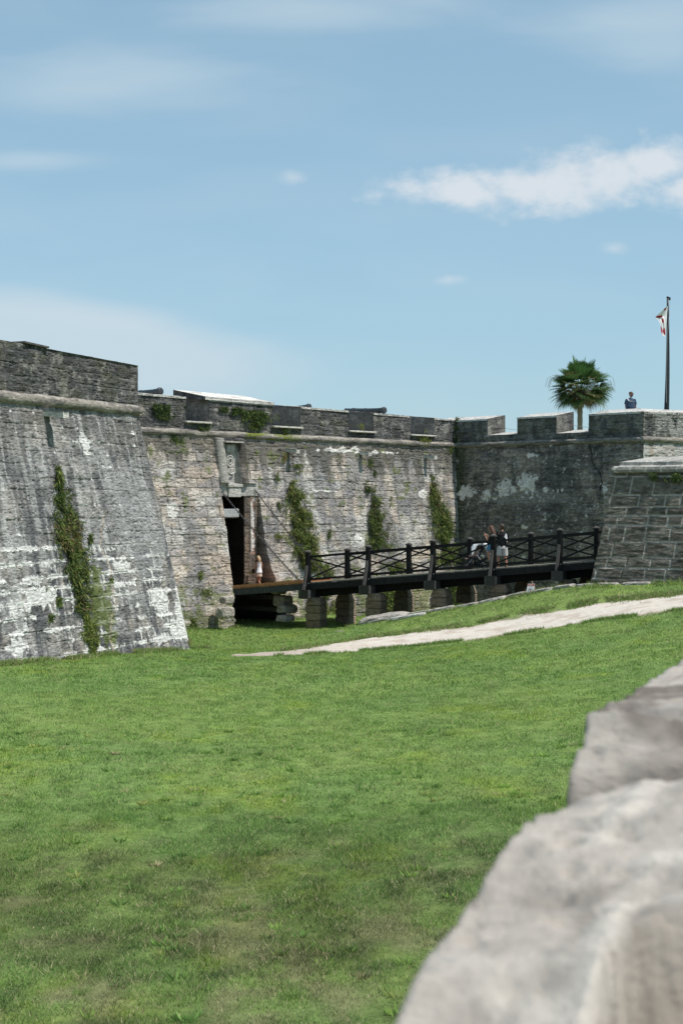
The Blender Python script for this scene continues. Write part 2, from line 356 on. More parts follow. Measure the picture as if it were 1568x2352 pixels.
# taller tussocks along path borders, wall feet and bank
def strip(pts, n, spread, h, w, dry=.15):
    pts = np.asarray(pts); t = RNG.uniform(0, len(pts) - 1.001, n); i = t.astype(int); fr = (t - i)[:, None]
    P = pts[i] * (1 - fr) + pts[i + 1] * fr
    X = P[:, 0] + RNG.normal(0, spread, n); Y = P[:, 1] + RNG.normal(0, spread, n)
    k = fbm(X * 1.2, Y * 1.2, 61, 2) > .42; X = X[k]; Y = Y[k]; n = len(X); Z = terr(X, Y) - .01
    hh = h * RNG.uniform(.4, 1.4, n); a = RNG.uniform(0, math.pi, n)
    dx = np.cos(a) * w; dy = np.sin(a) * w
    V = np.empty((n, 3, 3)); V[:, 0] = np.stack([X - dx, Y - dy, Z], -1); V[:, 1] = np.stack([X + dx, Y + dy, Z], -1)
    V[:, 2] = np.stack([X + RNG.normal(0, .6, n) * hh, Y + RNG.normal(0, .6, n) * hh, Z + hh], -1)
    c = np.array([.18, .29, .07]) * RNG.uniform(.5, 1.4, (n, 1)); m = RNG.random(n) < dry; c[m] = np.array([.52, .44, .27]) * RNG.uniform(.6, 1.2, (m.sum(), 1))
    return V.reshape(-1, 3), np.repeat(c[:, None], 3, 1).reshape(-1, 3)
for a in [(PF[1:, :2] + [0, -.1], 12000, .14, .12, .014, .1), (PB[1:, :2] + [0, .12], 14000, .22, .13, .015, .25),
          (np.stack([EDX[1:], EDY[1:] - .5], -1), 5000, .2, .13, .014, .2)]:
    V, C = strip(*a); mb.add(V, tris=np.arange(len(V)).reshape(-1, 3), col=C)

# ------------------------------------------------------------------ fort walls
ZC = 8.65; BT = 0.18
class Wall:
    def __init__(s, O, T, Nn, zc=ZC): s.O = np.array(O, float); s.T = np.array(T, float); s.N = np.array(Nn, float); s.zc = zc
    def pos(s, u, z, d=0.0, batter=True):
        u, z, d = np.broadcast_arrays(np.asarray(u, float), np.asarray(z, float), np.asarray(d, float))
        o = d + (BT * np.maximum(s.zc - z, 0) if batter else 0)
        return np.stack([s.O[0] + s.T[0] * u + s.N[0] * o, s.O[1] + s.T[1] * u + s.N[1] * o, z], -1)
    def hit(s, x, y):                        # photo position -> (u, z) on the battered face
        rx = (x - 784) / 3500; rz = (1160 - y) / 3500
        n3 = np.array([s.N[0], s.N[1], BT]); dr = np.array([rx, 1, rz]); o = np.array([0, 0, CZ])
        P0 = np.array([s.O[0], s.O[1], s.zc])
        t = np.dot(P0 - o, n3) / np.dot(dr, n3); P = o + dr * t
        if P[2] > s.zc:
            n3 = np.array([s.N[0], s.N[1], 0]); t = np.dot(P0 - o, n3) / np.dot(dr, n3); P = o + dr * t
        return float(np.dot(P[:2] - s.O, s.T)), float(P[2])
WL = Wall((-7.44, 55.9), (-.394, -.919), (.919, -.394), 8.80)      # left bastion face, u grows towards the viewer
WC = Wall((-7.96, 68.03), (.664, .748), (.748, -.664))             # curtain
WF = Wall((6.27, 84.06), (.737, -.676), (-.676, -.737))            # shaded flank of the right bastion
WR = Wall((15.04, 76.0), (.866, .5), (.5, -.866))                  # its lit face

def blocks(u, z, seed, ch=(.34, .52), bw=(.5, 1.1), warp=.03):
    """course / block ids and distance to the nearest joint"""
    r = np.random.default_rng(seed)
    zz = z + warp * 2 * (fbm(u * .6, z * .6, seed + 5, 2) - .5); uu = u + warp * 2 * (fbm(u * 1.1, z * 1.1, seed + 6, 2) - .5)
    E = np.concatenate([[-3], -3 + np.cumsum(r.uniform(*ch, 60))]); ci = np.clip(np.searchsorted(E, zz) - 1, 0, 58)
    dz = np.minimum(zz - E[ci], E[ci + 1] - zz); bi = np.zeros(u.shape, int); du = np.full(u.shape, 9.)
    for c in np.unique(ci):
        m = ci == c; F = np.concatenate([[-40], -40 + r.uniform(0, 1) + np.cumsum(r.uniform(*bw, 160))])
        k = np.clip(np.searchsorted(F, uu[m]) - 1, 0, len(F) - 2); bi[m] = k; du[m] = np.minimum(uu[m] - F[k], F[k + 1] - uu[m])
    rnd = _h(ci * 131 + 7, bi * 17 + 3, seed); rnd2 = _h(ci * 71 + 1, bi * 37 + 9, seed + 1)
    return rnd, rnd2, dz, du
def drips(u, z, seed, su=2.2, sz=.35): return fbm(u * su, z * sz, seed, 4, .55)
def relief(u, z, seed, amp=1.0, lay=1.0):
    rnd, r2, dz, du = blocks(u, z, seed)
    j = np.minimum(dz, du)
    d = amp * (.035 * (rnd - .5) + .10 * (fbm(u * .45, z * .45, seed + 1, 3) - .5) + .055 * (fbm(u * 2, z * 3.2, seed + 2, 4, .6) - .5))
    lam = fbm(u * 1.6, z * 13, seed + 3, 3, .62)
    d = d + lay * .06 * (lam - .5) * sst(fbm(u * .8, z * .8, seed + 4, 2), .35, .6)
    d = d - amp * .022 * (1 - sst(j, .010, .035)) * sst(fbm(u * 1.3, z * 1.3, seed + 8, 2), .3, .55)
    pit = fbm(u * 6, z * 9, seed + 9, 3, .65); d = d - amp * .035 * sst(pit, .58, .76); d = d + amp * .028 * (fbm(u * 7, z * 15, seed + 12, 2, .6) - .5)
    return d, rnd, r2, dz, du
def streak(u, z, zt, seed, l=1.6):           # dark runs hanging from a ledge at zt
    ln = l * (fbm(u * 2.6, 0 * u, seed, 3) ** 1.5 * 2.2 + .1); return sst(zt - z, -.02, .05) * (1 - sst(zt - z, ln * .5, ln))
def layers(c, u, z, seed, k=.5):
    l = fbm(u * 1.3, z * 11, seed, 3, .65); g = fbm(u * 8, z * 10, seed + 5, 2, .6)
    c = c * (1 + k * 1.1 * (g - .5))[..., None]; c = mixc(c, c * .38, sst(l, .57, .68) * k); return mixc(c, np.minimum(c * 1.5, .75), sst(-l, -.42, -.33) * k * .7)
def gauss(u, z, c, s): return np.exp(-((u - c[0]) / s[0]) ** 2 - ((z - c[1]) / s[1]) ** 2)

def col_left(u, z, rnd, r2, dz, du):
    c = np.ones(u.shape + (3,)) * np.array([.29, .283, .276])
    c = c * (0.86 + .28 * rnd)[..., None]
    c = mixc(c, (.34, .315, .285), sst(fbm(u * .7, z * .9, 101, 3), .5, .66) * .7)
    c = mixc(c, (.33, .285, .235), sst(r2, .72, .8) * sst(-z, -4.2, -1.2) * .55)
    c = mixc(c, (.10, .102, .108), sst(drips(u, z, 103), .46, .66) * (.45 + .5 * sst(fbm(u * .3, z * .25, 104, 2), .4, .6)))
    c = mixc(c, (.07, .072, .074), sst(fbm(u * 1.6, z * 2.2, 109, 4, .6), .56, .74) * .65)
    c = mixc(c, (.07, .068, .062), streak(u, z, 8.6, 105, 1.3) * .55)
    c = mixc(c, (.46, .455, .44), sst(drips(u, z, 114, 5.5, .45), .56, .72) * .6); c = mixc(c, (.12, .12, .125), sst(drips(u, z, 119, 4.2, .3), .56, .70) * .6)                   # pale runs
    # smooth grey render high up near the corner
    rend = sst(gauss(u, z, (1.6, 4.8), (1.6, 2.0)) + .35 * (fbm(u * .8, z * .8, 115, 3) - .5), .35, .5)
    c = mixc(c, (.31, .31, .31), rend * .6)
    c = layers(c, u, z, 120, .28)
    # white lime left in the joints and in patches, lower half
    low = sst(-z, -4.6, -3.4)
    nf = fbm(u * 1.4, z * 1.1, 106, 4, .6); vert = fbm(u * 5.5, z * .9, 107, 3, .6)
    joint = (1 - sst(dz + .20 * (vert - .45), .03, .11)) * sst(nf, .40, .50) + .8 * (1 - sst(du, .02, .06)) * sst(nf, .5, .56)
    big = np.zeros(u.shape)
    for (x, y, su, sz, a) in [(395, 1390, .9, .8, 1.), (345, 1385, .8, .55, .9), (385, 1440, 1.1, .7, .9), (340, 1470, .8, .35, .8), (80, 1375, 1.0, .35, .9), (30, 1400, .9, .4, .8), (110, 1400, .6, .35, .8), (50, 1340, 1.2, .14, .7),
                              (60, 1262, 2.2, .11, .8), (20, 1300, 1.5, .12, .8), (90, 1300, .5, .2, .8), (40, 1440, .5, .4, .7), (30, 1490, .5, .5, .8), (240, 1262, 1.3, .12, .7), (260, 1300, .8, .22, .7), (110, 1450, 1.2, .14, .8),
                              (190, 1018, .22, .36, 1.0), (420, 1300, .5, .1, .7), (270, 1345, 1.6, .1, .7), (200, 1455, 1.2, .10, .6)]:
        cu_, cz_ = WL.hit(x, y); big = np.maximum(big, a * gauss(u, z, (cu_, cz_), (su, sz)))
    v2 = fbm(u * 11, z * 3, 117, 3, .6); pm = sst(big * .9 + .75 * (nf - .5) + .75 * (vert - .5) + .55 * (v2 - .5) + .22 * (1 - sst(dz, .0, .10)) - .15, .30, .38)
    pm = np.maximum(pm, low * sst(joint, .45, .6))
    c = mixc(c, (.70, .69, .66), pm * (.80 + .18 * fbm(u * 6, z * 4, 118, 3)))
    # moss in the joints around the hanging plant
    g = gauss(u, z, WL.hit(215, 1400), (1.0, 2.0)); ms = sst(g + .9 * (fbm(u * 3, z * 3, 111, 3) - .5) + .2 * (1 - sst(dz, 0, .06)), .62, .78)
    c = mixc(c, (.11, .14, .035), ms * .8)
    ck = np.abs(u - (4.9 + .25 * np.sin(z * 1.7) + .18 * (fbm(z * 1.5, 0 * z, 112, 3) - .5) * 4 - .22 * z)); c = mixc(c, (.38, .31, .24), (1 - sst(ck, .03, .07)) * sst(-z, -5.5, -5) * .7)
    return c, pm
def col_curt(u, z, rnd, r2, dz, du):
    c = np.ones(u.shape + (3,)) * np.array([.48, .425, .37]); c = c * (.84 + .32 * rnd)[..., None]
    c = mixc(c, (.27, .25, .245), sst(r2, .55, .65) * .8)
    c = mixc(c, (.49, .48, .455), sst(fbm(u * .55, z * .7, 201, 4), .5, .66) * .65)
    c = mixc(c, (.48, .385, .30), sst(fbm(u * .9, z * 1.3, 202, 3), .56, .7) * .55)
    c = mixc(c, (.17, .175, .185), sst(drips(u, z, 203, 1.1, .28) + .10 * sst(z, 4.5, 7.5) + .10 * sst(u, 8, 13) * sst(z, 1.5, 4), .52, .66) * .62)
    c = mixc(c, (.13, .12, .11), sst(fbm(u * 2.5, z * 5, 204, 4, .6), .6, .78) * .6)
    c = mixc(c, (.13, .115, .10), (1 - sst(np.minimum(dz, du), .010, .040)) * sst(fbm(u * 1.3, z * 1.3, 209, 2), .30, .5) * .75)
    c = mixc(c, (.09, .085, .07), streak(u, z, 8.55, 205, 1.5) * .75)
    c = layers(c, u, z, 220, .34)
    nf = fbm(u * 2.0, z * 2.0, 206, 4, .6)
    big = np.zeros(u.shape)
    for (x, y, su, sz, a) in [(805, 1036, .9, .16, 1), (760, 1034, 1.6, .14, .8), (890, 1040, 2.0, .12, .8), (968, 1134, .55, .25, 1.), (745, 1128, .9, .12, .8), (790, 1142, .8, .1, .7), (395, 1165, .5, .2, .7), (400, 1182, .3, .15, .8),
                              (825, 1240, .6, .4, .8), (920, 1270, .5, .2, .6), (1052, 1140, .6, .5, .8), (700, 1235, .4, .3, .5)]:
        big = np.maximum(big, a * gauss(u, z, WC.hit(x, y), (su, sz)))
    pm = sst(big + 1.5 * (nf - .5), .52, .60); c = mixc(c, (.70, .68, .64), pm * .9)
    ms = sst(sst(-z, -2.6, -.6) * .30 + fbm(u * 2.4, z * 3, 207, 4) + .12 * (1 - sst(dz, 0, .05)), .68, .80); c = mixc(c, (.12, .15, .04), ms * .7)
    dk = sst(-z, -1.2, -.1) * .45; c = mixc(c, (.15, .13, .10), dk * sst(fbm(u * 1.7, z * 2, 208, 3), .35, .6))
    return c, pm
def col_flank(u, z, rnd, r2, dz, du):
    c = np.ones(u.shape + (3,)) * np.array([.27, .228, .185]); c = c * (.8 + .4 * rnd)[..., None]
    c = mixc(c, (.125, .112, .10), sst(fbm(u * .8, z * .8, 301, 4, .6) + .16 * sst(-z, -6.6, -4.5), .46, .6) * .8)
    c = mixc(c, (.36, .34, .31), sst(fbm(u * 4, z * 6, 302, 4, .65), .58, .72) * .55 * sst(z, 2.0, 5.5))
    c = mixc(c, (.37, .34, .31), sst(fbm(u * 9, z * 9, 312, 2, .65), .70, .80) * .6)
    c = mixc(c, (.085, .085, .08), sst(drips(u, z, 303, 1.3, .3), .54, .68) * .6)
    c = mixc(c, (.07, .085, .04), (1 - sst(u + .6 * (fbm(z * 1.2, u, 304, 2) - .5), .3, 1.5)) * .8)
    c = layers(c, u, z, 320, .6)
    nf = fbm(u * 3.6, z * 3.6, 306, 5, .72); big = np.zeros(u.shape)
    for (x, y, su, sz, a) in [(1115, 1136, .35, .3, .9), (1152, 1122, .6, .5, 1.05), (1175, 1128, .35, .3, .8), (1208, 1112, .55, .5, 1.05), (1220, 1125, .35, .4, .9), (1250, 1125, .5, .15, .8), (1066, 1133, .5, .5, 1.), (1280, 1124, .4, .12, .8), (1222, 1045, .4, .18, .9), (1380, 1122, .25, .2, .9), (1195, 1212, .3, .1, .6)]:
        big = np.maximum(big, a * gauss(u, z, WF.hit(x, y), (su, sz)))
    pm = sst(big * 1.2 + 2.6 * (nf - .5), .52, .70); c = mixc(c, (.30, .28, .25), sst(gauss(u, z, (5.2, 5.9), (3.6, .55)) + .5 * (fbm(u * 3, z * 3, 309, 4, .6) - .5), .45, .75) * .6); c = mixc(c, (.82, .76, .69), pm * (.60 + .45 * fbm(u * 6, z * 6, 307, 3)))
    return c, pm
def col_par(u, z, rnd, r2, dz, du, lit=True):
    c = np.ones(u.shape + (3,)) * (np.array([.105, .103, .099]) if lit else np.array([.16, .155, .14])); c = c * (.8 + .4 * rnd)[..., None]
    c = mixc(c, (.075, .076, .078), sst(drips(u, z, 401, 2.4, .8), .46, .64) * .7)
    c = mixc(c, (.25, .238, .218), sst(fbm(u * 3.4, z * 2.6, 402, 4, .6), .56, .68) * .75); c = layers(c, u, z, 420, .6)
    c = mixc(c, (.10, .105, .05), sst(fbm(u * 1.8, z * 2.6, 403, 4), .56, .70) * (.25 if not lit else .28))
    return c, np.zeros(u.shape)
def col_top(u, z, rnd, r2, dz, du):
    c = np.ones(u.shape + (3,)) * np.array([.46, .44, .41]); c = mixc(c, (.24, .23, .215), sst(fbm(u * 1.6, z * 2, 501, 4), .5, .68) * .7)
    c = mixc(c, (.68, .66, .62), (1 - sst(np.minimum(dz, du), .02, .05)) * .8); return c, np.zeros(u.shape)

def face(mb, wall, u0, u1, z0, z1, res, colf, seed, amp=1.0, lay=1.0, batter=True, edge=None, extra=None, off=0.0, zfun=None, taper=None):
    nu = max(2, int(abs(u1 - u0) / res) + 1); nz = max(2, int((z1 - z0) / res) + 1)
    u, z = np.meshgrid(np.linspace(u0, u1, nu), np.linspace(z0, z1, nz))
    if zfun is not None: z = z0 + (z - z0) / (z1 - z0) * (zfun(u) - z0)
    d, rnd, r2, dz, du = relief(u, z, seed, amp, lay)
    c, pm = colf(u, z, rnd, r2, dz, du); d = d + .015 * pm
    uu = u.copy()
    if taper:                                 # near a convex corner the relief dies and the corner line itself wanders
        for uc, sgn in taper:
            k = sst((u - uc) * sgn, 0, .12); d = d * k
            uu = uu + (1 - k) * .05 * (fbm(z * 1.6, 0 * z + uc, seed + 99, 4, .6) - .5)
    if edge is not None: uu = uu + edge(z) * (1 if True else 0)
    if extra is not None: d, c, uu = extra(u, z, d, c, uu)
    P = wall.pos(uu, z, d + off, batter)
    fl = np.cross([wall.T[0], wall.T[1], 0], [0, 0, 1]) @ np.array([wall.N[0], wall.N[1], 0]) < 0
    if u1 < u0: fl = not fl
    mb.grid(P, c, flip=fl)
    return P
def surf(mb, P00, P10, P01, P11, res, colf, seed, nrm, amp=.5, lay=.3, u0=0., z0=0., flip=False):
    """bilinear patch from four corners, u runs along P00-P10"""
    P00, P10, P01, P11 = [np.asarray(p, float) for p in (P00, P10, P01, P11)]
    a = np.linalg.norm(P10 - P00); b = np.linalg.norm(P01 - P00)
    nu = max(3, int(a / res) + 1); nv = max(3, int(b / res) + 1)
    s, t = np.meshgrid(np.linspace(0, 1, nu), np.linspace(0, 1, nv)); S_, T_ = s[..., None], t[..., None]
    P = P00 * (1 - S_) * (1 - T_) + P10 * S_ * (1 - T_) + P01 * (1 - S_) * T_ + P11 * S_ * T_
    u = u0 + s * a; z = z0 + t * b
    d, rnd, r2, dz, du = relief(u, z, seed, amp, lay); c, pm = colf(u, z, rnd, r2, dz, du)
    k = np.minimum(np.minimum(s, 1 - s) * a, np.minimum(t, 1 - t) * b); d = d * sst(k, 0, .08)
    P = P + d[..., None] * np.asarray(nrm, float)
    mb.grid(P, c, flip=flip); return P
def cordon(mb, wall, u0, u1, z, r, seed, colf=None, res=.06, ends=True, endn=None):
    nu = int(abs(u1 - u0) / res) + 2; u = np.linspace(u0, u1, nu); a = np.linspace(-math.pi * .62, math.pi * .62, 12)
    U, A = np.meshgrid(u, a); rr = r * (1 + .35 * (fbm(U * 2.2, A * .8, seed, 4, .6) - .5)) + .0
    zz = z + .05 * (fbm(U * .5, 0 * U, seed + 1, 3) - .5) + rr * np.sin(A); off = rr * np.cos(A) * 1.05 - .02
    P = wall.pos(U, zz, off, False)
    c = np.ones(U.shape + (3,)) * np.array([.30, .27, .235]); c = mixc(c, (.14, .13, .12), sst(fbm(U * 1.4, A, seed + 2, 4), .42, .62) * .8); c = mixc(c, (.44, .40, .355), sst(fbm(U * 2.5, A * 2, seed + 3, 3), .55, .7) * .7)
    if colf: c = colf(U, A, c)
    fl = np.cross([wall.T[0], wall.T[1], 0], [0, 0, 1]) @ np.array([wall.N[0], wall.N[1], 0]) < 0
    mb.grid(P, c, flip=fl != (u1 < u0))
    if ends:
        for k, uu in ((0, u0), (-1, u1)):
            ctr = wall.pos(uu, z, 0, False); V = np.concatenate([[ctr], P[:, k]]); n_ = len(V)
            mb.add(V, tris=[(0, i, i + 1) for i in range(1, n_ - 1)] + [(0, i + 1, i) for i in range(1, n_ - 1)], col=c[3, k])

def parapet(parent, wall, segs, z0, zt, thick, rise, colf, seed, name='merlon', lit=True, res=.045, mat_=None, mitre=None):
    """segs: list of (u0, u1, kind, z) kind 'm' merlon / 'e' embrasure with sill height"""
    base = MB(); T3 = np.array([wall.T[0], wall.T[1], 0]); N3 = np.array([wall.N[0], wall.N[1], 0]); Zv = np.array([0, 0, 1.])
    fl = np.cross(T3, Zv) @ N3 < 0
    for k, (a, b, kind, zz) in enumerate(segs):
        if kind == 'm':
            m = MB(); ztf = lambda u: zt(u) + .04 * (fbm(u * .9, 0 * u, seed + 40, 3) - .5)
            face(m, wall, a, b, z0, float(zt(a)), res, colf, seed, batter=False, zfun=ztf, taper=None)
            A0 = wall.pos(a, ztf(a), .03, False); B0 = wall.pos(b, ztf(b), .03, False); mi = mitre or {}; A1 = wall.pos(a - mi.get(a, 0) * thick, ztf(a) + rise, -thick, False); B1 = wall.pos(b - mi.get(b, 0) * thick, ztf(b) + rise, -thick, False)
            surf(m, A0, B0, A1, B1, .06, col_top, seed + 7, Zv, .5, .2, u0=a, flip=fl)
            # small lip under the coping
            L0 = A0 - [0, 0, .09]; L1 = B0 - [0, 0, .09]; surf(m, L0, L1, A0, B0, .05, col_top, seed + 8, N3, .2, 0, u0=a, flip=fl)
            for e, sg in ((a, 1), (b, -1)):
                if e in mi: continue
                p0 = wall.pos(e, z0, 0, False); p1 = wall.pos(e, z0, -thick, False); q0 = wall.pos(e, ztf(e) - .02, 0, False); q1 = wall.pos(e, ztf(e) + rise - .02, -thick, False)
                surf(m, p0, p1, q0, q1, .06, (lambda uu_, zz_, *aa: (colf(uu_, zz_, *aa)[0] * .75 + np.array([.085, .078, .07]), np.zeros(uu_.shape))) if lit else colf, seed + 11 + k, T3 * -sg, .6, .4, u0=e * 3 + 5, z0=z0, flip=(sg > 0) != (not fl))  # cheek colour lifted on the sunny parapets to soften their shaded ends
            p0 = wall.pos(a, z0, -thick, False); p1 = wall.pos(b, z0, -thick, False); A1b = A1 - [0, 0, 0.01]; B1b = B1 - [0, 0, 0.01]
            m.add([p0, p1, B1b, A1b], quads=[(0, 1, 2, 3)] if fl else [(3, 2, 1, 0)], col=(.2, .19, .18))
            m.build(name, mat_ or M_stone, parent)
        else:
            face(base, wall, a - .02, b + .02, z0, zz, res, colf, seed, batter=False)
            A0 = wall.pos(a - .02, zz, .0, False); B0 = wall.pos(b + .02, zz, .0, False); A1 = wall.pos(a - .02, zz + .22, -thick, False); B1 = wall.pos(b + .02, zz + .22, -thick, False)
            surf(base, A0, B0, A1, B1, .07, col_top, seed + 9, Zv, .5, .2, u0=a, flip=fl)
            # thin sole slab at the mouth
            sl = MB(); c0 = wall.pos((a + b) / 2, zz + .0, .02, False); R = np.stack([T3, np.cross(Zv, T3), Zv], 1)
            if lit:
                sl.box(c0, (b - a + .12, .30, .09), R, col=(.52, .49, .44), bev=.02); sl.build('sill_slab', M_stone, parent)
    if base.n: base.build('embrasure_base', mat_ or M_stone, parent)

def ux(wall, x, z):                          # u on the cordon plane for a photo column
    k = (x - 784) / 3500
    return float((k * wall.O[1] - wall.O[0]) / (wall.T[0] - k * wall.T[1]))

# ---- left bastion ----
foot = WL.pos(3, 0)
lb = thing('left_bastion', (WL.O[0] + 1.8, WL.O[1] + .3, 0.2), 'tall grey stone bastion with peeling white lime patches, nearest wall at the left', 'bastion')
dL = np.linalg.solve(np.array([[.919, -.394], [.664, .748]]), np.array([1., 1.]))     # corner drift per unit batter
kL = float(dL @ WL.T)                         # along-face part of the drift
def edgeL(u0=0., span=14.):
    return lambda z: None
m = MB()
def exL(u, z, d, c, uu):
    return d, c, uu + kL * BT * np.maximum(WL.zc - z, 0) * (1 - np.clip(u / 14, 0, 1))
face(m, WL, 0, 14, -.1, 8.82, .034, col_left, 11, amp=1., lay=.4, taper=[(0, 1)], extra=exL)
WL2 = Wall((-7.44, 55.9), (-.748, .664), (.664, .748), 8.80)
kL2 = float(dL @ WL2.T)
def exL2(u, z, d, c, uu): return d, c, uu + kL2 * BT * np.maximum(8.8 - z, 0) * (1 - np.clip(u / 10, 0, 1))
face(m, WL2, 0, 10, -.3, 8.82, .15, col_left, 13, taper=[(0, 1)], extra=exL2)
m.build('scarp_wall', M_stone, lb)
m = MB(); cordon(m, WL, -.16, 14, 8.95, .19, 51); m.build('cordon', M_stone, lb, smooth=True)
m = MB(); cordon(m, WL2, -.16, 10, 8.95, .18, 52, res=.2); m.build('cordon', M_stone, lb, smooth=True)
zL = lambda u: 10.62 + .0 * np.asarray(u, float) + .012 * np.asarray(u, float)
m = MB()
face(m, WL, 0.03, 14, 9.0, 10.6, .034, col_par, 17, batter=False, taper=[(0.03, 1)], zfun=lambda u: zL(u) + .03 * (fbm(u * 1.3, 0 * u, 5, 3) - .5))
face(m, WL2, 0.03, 10, 9.0, 10.6, .12, col_par, 18, batter=False, taper=[(0.03, 1)], zfun=lambda u: zL(0) + 0 * u)
m.build('parapet', M_stone, lb)
m = MB(); A = WL.pos(0, zL(0) - .01, .02, False); B = WL.pos(14, zL(14) - .01, .02, False); C = WL2.pos(2.2, zL(0) + .22, 0.0, False); D = C + (B - A)
surf(m, A, B, C, D, .06, col_top, 19, (0, 0, 1), .5, .2, flip=True); m.build('coping', M_stone, lb)
# raised thin stone on the coping near the frame's left edge
def spout(wall, x, y, length, parent, w=.24):
    u, z = wall.hit(x, y); T3 = np.array([wall.T[0], wall.T[1], 0]); N3 = np.array([wall.N[0], wall.N[1], -.10]); N3 = N3 / np.linalg.norm(N3)
    p = wall.pos(u, z); s = MB(); up = np.cross(T3, N3); 
    s.beam(p - N3 * .3, p + N3 * length, w, .15, col=(.66, .64, .59)); q = T3 * (w / 2 - .035)
    for sg in (-1, 1): s.beam(p - N3 * .3 + q * sg + [0, 0, .09], p + N3 * (length - .003) + q * sg + [0, 0, .09], .07, .06, col=(.40, .38, .34))
    s.build('water_spout', M_stone, parent); return u, z
spout(WL, 108, 951, .75, lb, .34)
s_ = MB()
for (x0, x1, yy) in [(52, 108, 787)]:
    u0, z0_ = WL.hit(x0, yy); u1, _ = WL.hit(x1, yy + 9)
    s_.beam(WL.pos(u0, zL(u0) + .06, -.15, False), WL.pos(u1, zL(u1) + .03, -.15, False), .5, .06, col=(.10, .095, .09))
s_.build('loose_slab', M_stone, lb)
bl = MB(); P3 = WL.pos(13.9, 9, -3, False); z9 = 9.0
bl.add([WL.pos(0, z9, -.05, False), WL.pos(14, z9, -.05, False), WL.pos(14, z9, -14, False), WL2.pos(10, z9, -.05, False)], quads=[(0, 1, 2, 3)], col=(.35, .33, .3)); bl.build('gun_deck', M_stone, lb)

# ---- curtain ----
cw = thing('curtain_wall', (WC.pos(10, 0)[0], WC.pos(10, 0)[1], 0), 'long pale beige curtain wall with the drawbridge doorway, between the two bastions', 'fort wall')
NU0, NU1 = 3.18, 5.55; ZN = 6.5
uend = 21.43 + 1.2
def exC(u, z, d, c, uu):
    rag = .5 * sst(-z, -2.6, -.8); nl = NU0 - rag * (fbm(z * 1.8, 0 * z, 71, 3) - .42) * 1.2 - .0; nr = NU1 + .06 + (.25 + rag) * sst(-z, -3.6, -2.0) + rag * (fbm(z * 1.6, 0 * z + 4, 72, 3) - .5) * 2.4
    inn = (u > nl) & (u < nr) & (z < ZN)
    dn = BT * (z - ZN)                        # back plane is vertical
    d2 = np.where(inn, dn + d * .5, d)
    lint = inn & (z > 5.9)
    d2 = np.where(lint, dn + .02 + .02 * (d), d2); c = np.where(lint[..., None], np.array([.40, .39, .365]) * (.65 + .6 * fbm(u * 3, z * 3, 74, 4))[..., None], c)
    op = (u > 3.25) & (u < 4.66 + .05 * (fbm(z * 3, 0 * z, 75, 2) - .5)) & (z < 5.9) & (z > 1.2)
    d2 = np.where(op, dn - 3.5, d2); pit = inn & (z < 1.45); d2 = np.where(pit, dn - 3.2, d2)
    dk = op | pit | (inn & (u > 3.0) & (u < 4.74) & (z < 5.88)) | ((z < 1.5) & (u > nl - .06) & (u < nr + .06)); c = np.where(dk[..., None], np.array([.05, .046, .042]) * (.6 + .8 * fbm(u * 3, z * 3, 76, 3))[..., None], c)  # opening and pit coloured near black, the inner shade painted in
    jam = inn & ~lint & ~op & ~pit; c = np.where(jam[..., None], c * np.array([.40, .365, .33]), c)  # niche back and reveal darkened in colour to imitate their shade
    # brick quoin strip with plaster at the jamb edge
    q = jam & (u > 5.18) & (u < 5.42) & (z > 3.2); c = np.where(q[..., None], np.where((fbm(u * 5, z * 2.4, 77, 3) > .47)[..., None], np.array([.60, .57, .53]), np.array([.33, .20, .16])), c)
    # carved panel with rounded side mouldings above the lintel
    v = sst(z, ZN - .02, ZN) ; pu = (u - 4.02)
    ctr = (np.abs(pu) < .42) & (z > ZN) & (z < 8.35); sd = np.abs(np.abs(pu) - .66) < .26; sdm = sd & (z > ZN) & (z < 8.6)
    d2 = np.where(ctr, BT * (z - 8.6) + .10 + .10 * (fbm(u * 7, z * 6, 78, 3) - .5) * np.exp(-((z - 7.5) / .6) ** 2), d2)
    rr = np.sqrt(np.clip(1 - ((np.abs(pu) - .66) / .26) ** 2, 0, 1)); d2 = np.where(sdm, .26 * rr + .02, d2)
    c = np.where(ctr[..., None], np.array([.45, .44, .41]) * (.72 + .5 * fbm(u * 5, z * 5, 79, 3))[..., None], c)
    c = np.where((sdm & (pu > 0))[..., None], c * .55, c); c = np.where((sdm & (pu < 0))[..., None], np.array([.36, .345, .31]) * (.7 + .5 * fbm(u * 5, z * 5, 80, 3))[..., None], c)
    # rubble pushed out beside the pit
    rub = gauss(u, z, (6.25, .7), (.6, .95)) + gauss(u, z, (2.75, .5), (.45, .9)); d2 = np.where(inn, d2, d2 + rub * (.28 * (fbm(u * 2.2, z * 3.6, 81, 3) - .25)))
    c = np.where(inn[..., None], c, mixc(c, (.46, .42, .37), sst(rub, .3, .7) * .6 * sst(fbm(u * 2.2, z * 3.6, 81, 3), .45, .6)))
    # erosion hollow between courses low on the wall
    return d2, c, uu
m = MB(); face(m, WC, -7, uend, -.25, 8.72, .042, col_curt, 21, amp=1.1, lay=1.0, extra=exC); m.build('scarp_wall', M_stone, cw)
def ccor(U, A, c): return mixc(c, (.16, .19, .03), sst(U, 4.9, 5.3) * (1 - sst(U, 8.2, 9.2)) * sst(fbm(U * 2, A * 2, 88, 3), .40, .55) * .85)
m = MB(); cordon(m, WC, -7, 21.7, 8.78, .155, 53, colf=ccor); m.build('cordon', M_stone, cw, smooth=True)
eu = [(ux(WC, 427, 9), ux(WC, 480, 9), 9.27), (ux(WC, 626, 9), ux(WC, 690, 9), 9.27), (ux(WC, 800, 9), ux(WC, 857, 9), 9.25), (ux(WC, 942, 9), ux(WC, 996, 9), 9.23)]
segs = []; p = -7.
for a, b, z in eu: segs += [(p, a, 'm', 0), (a, b, 'e', z)]; p = b
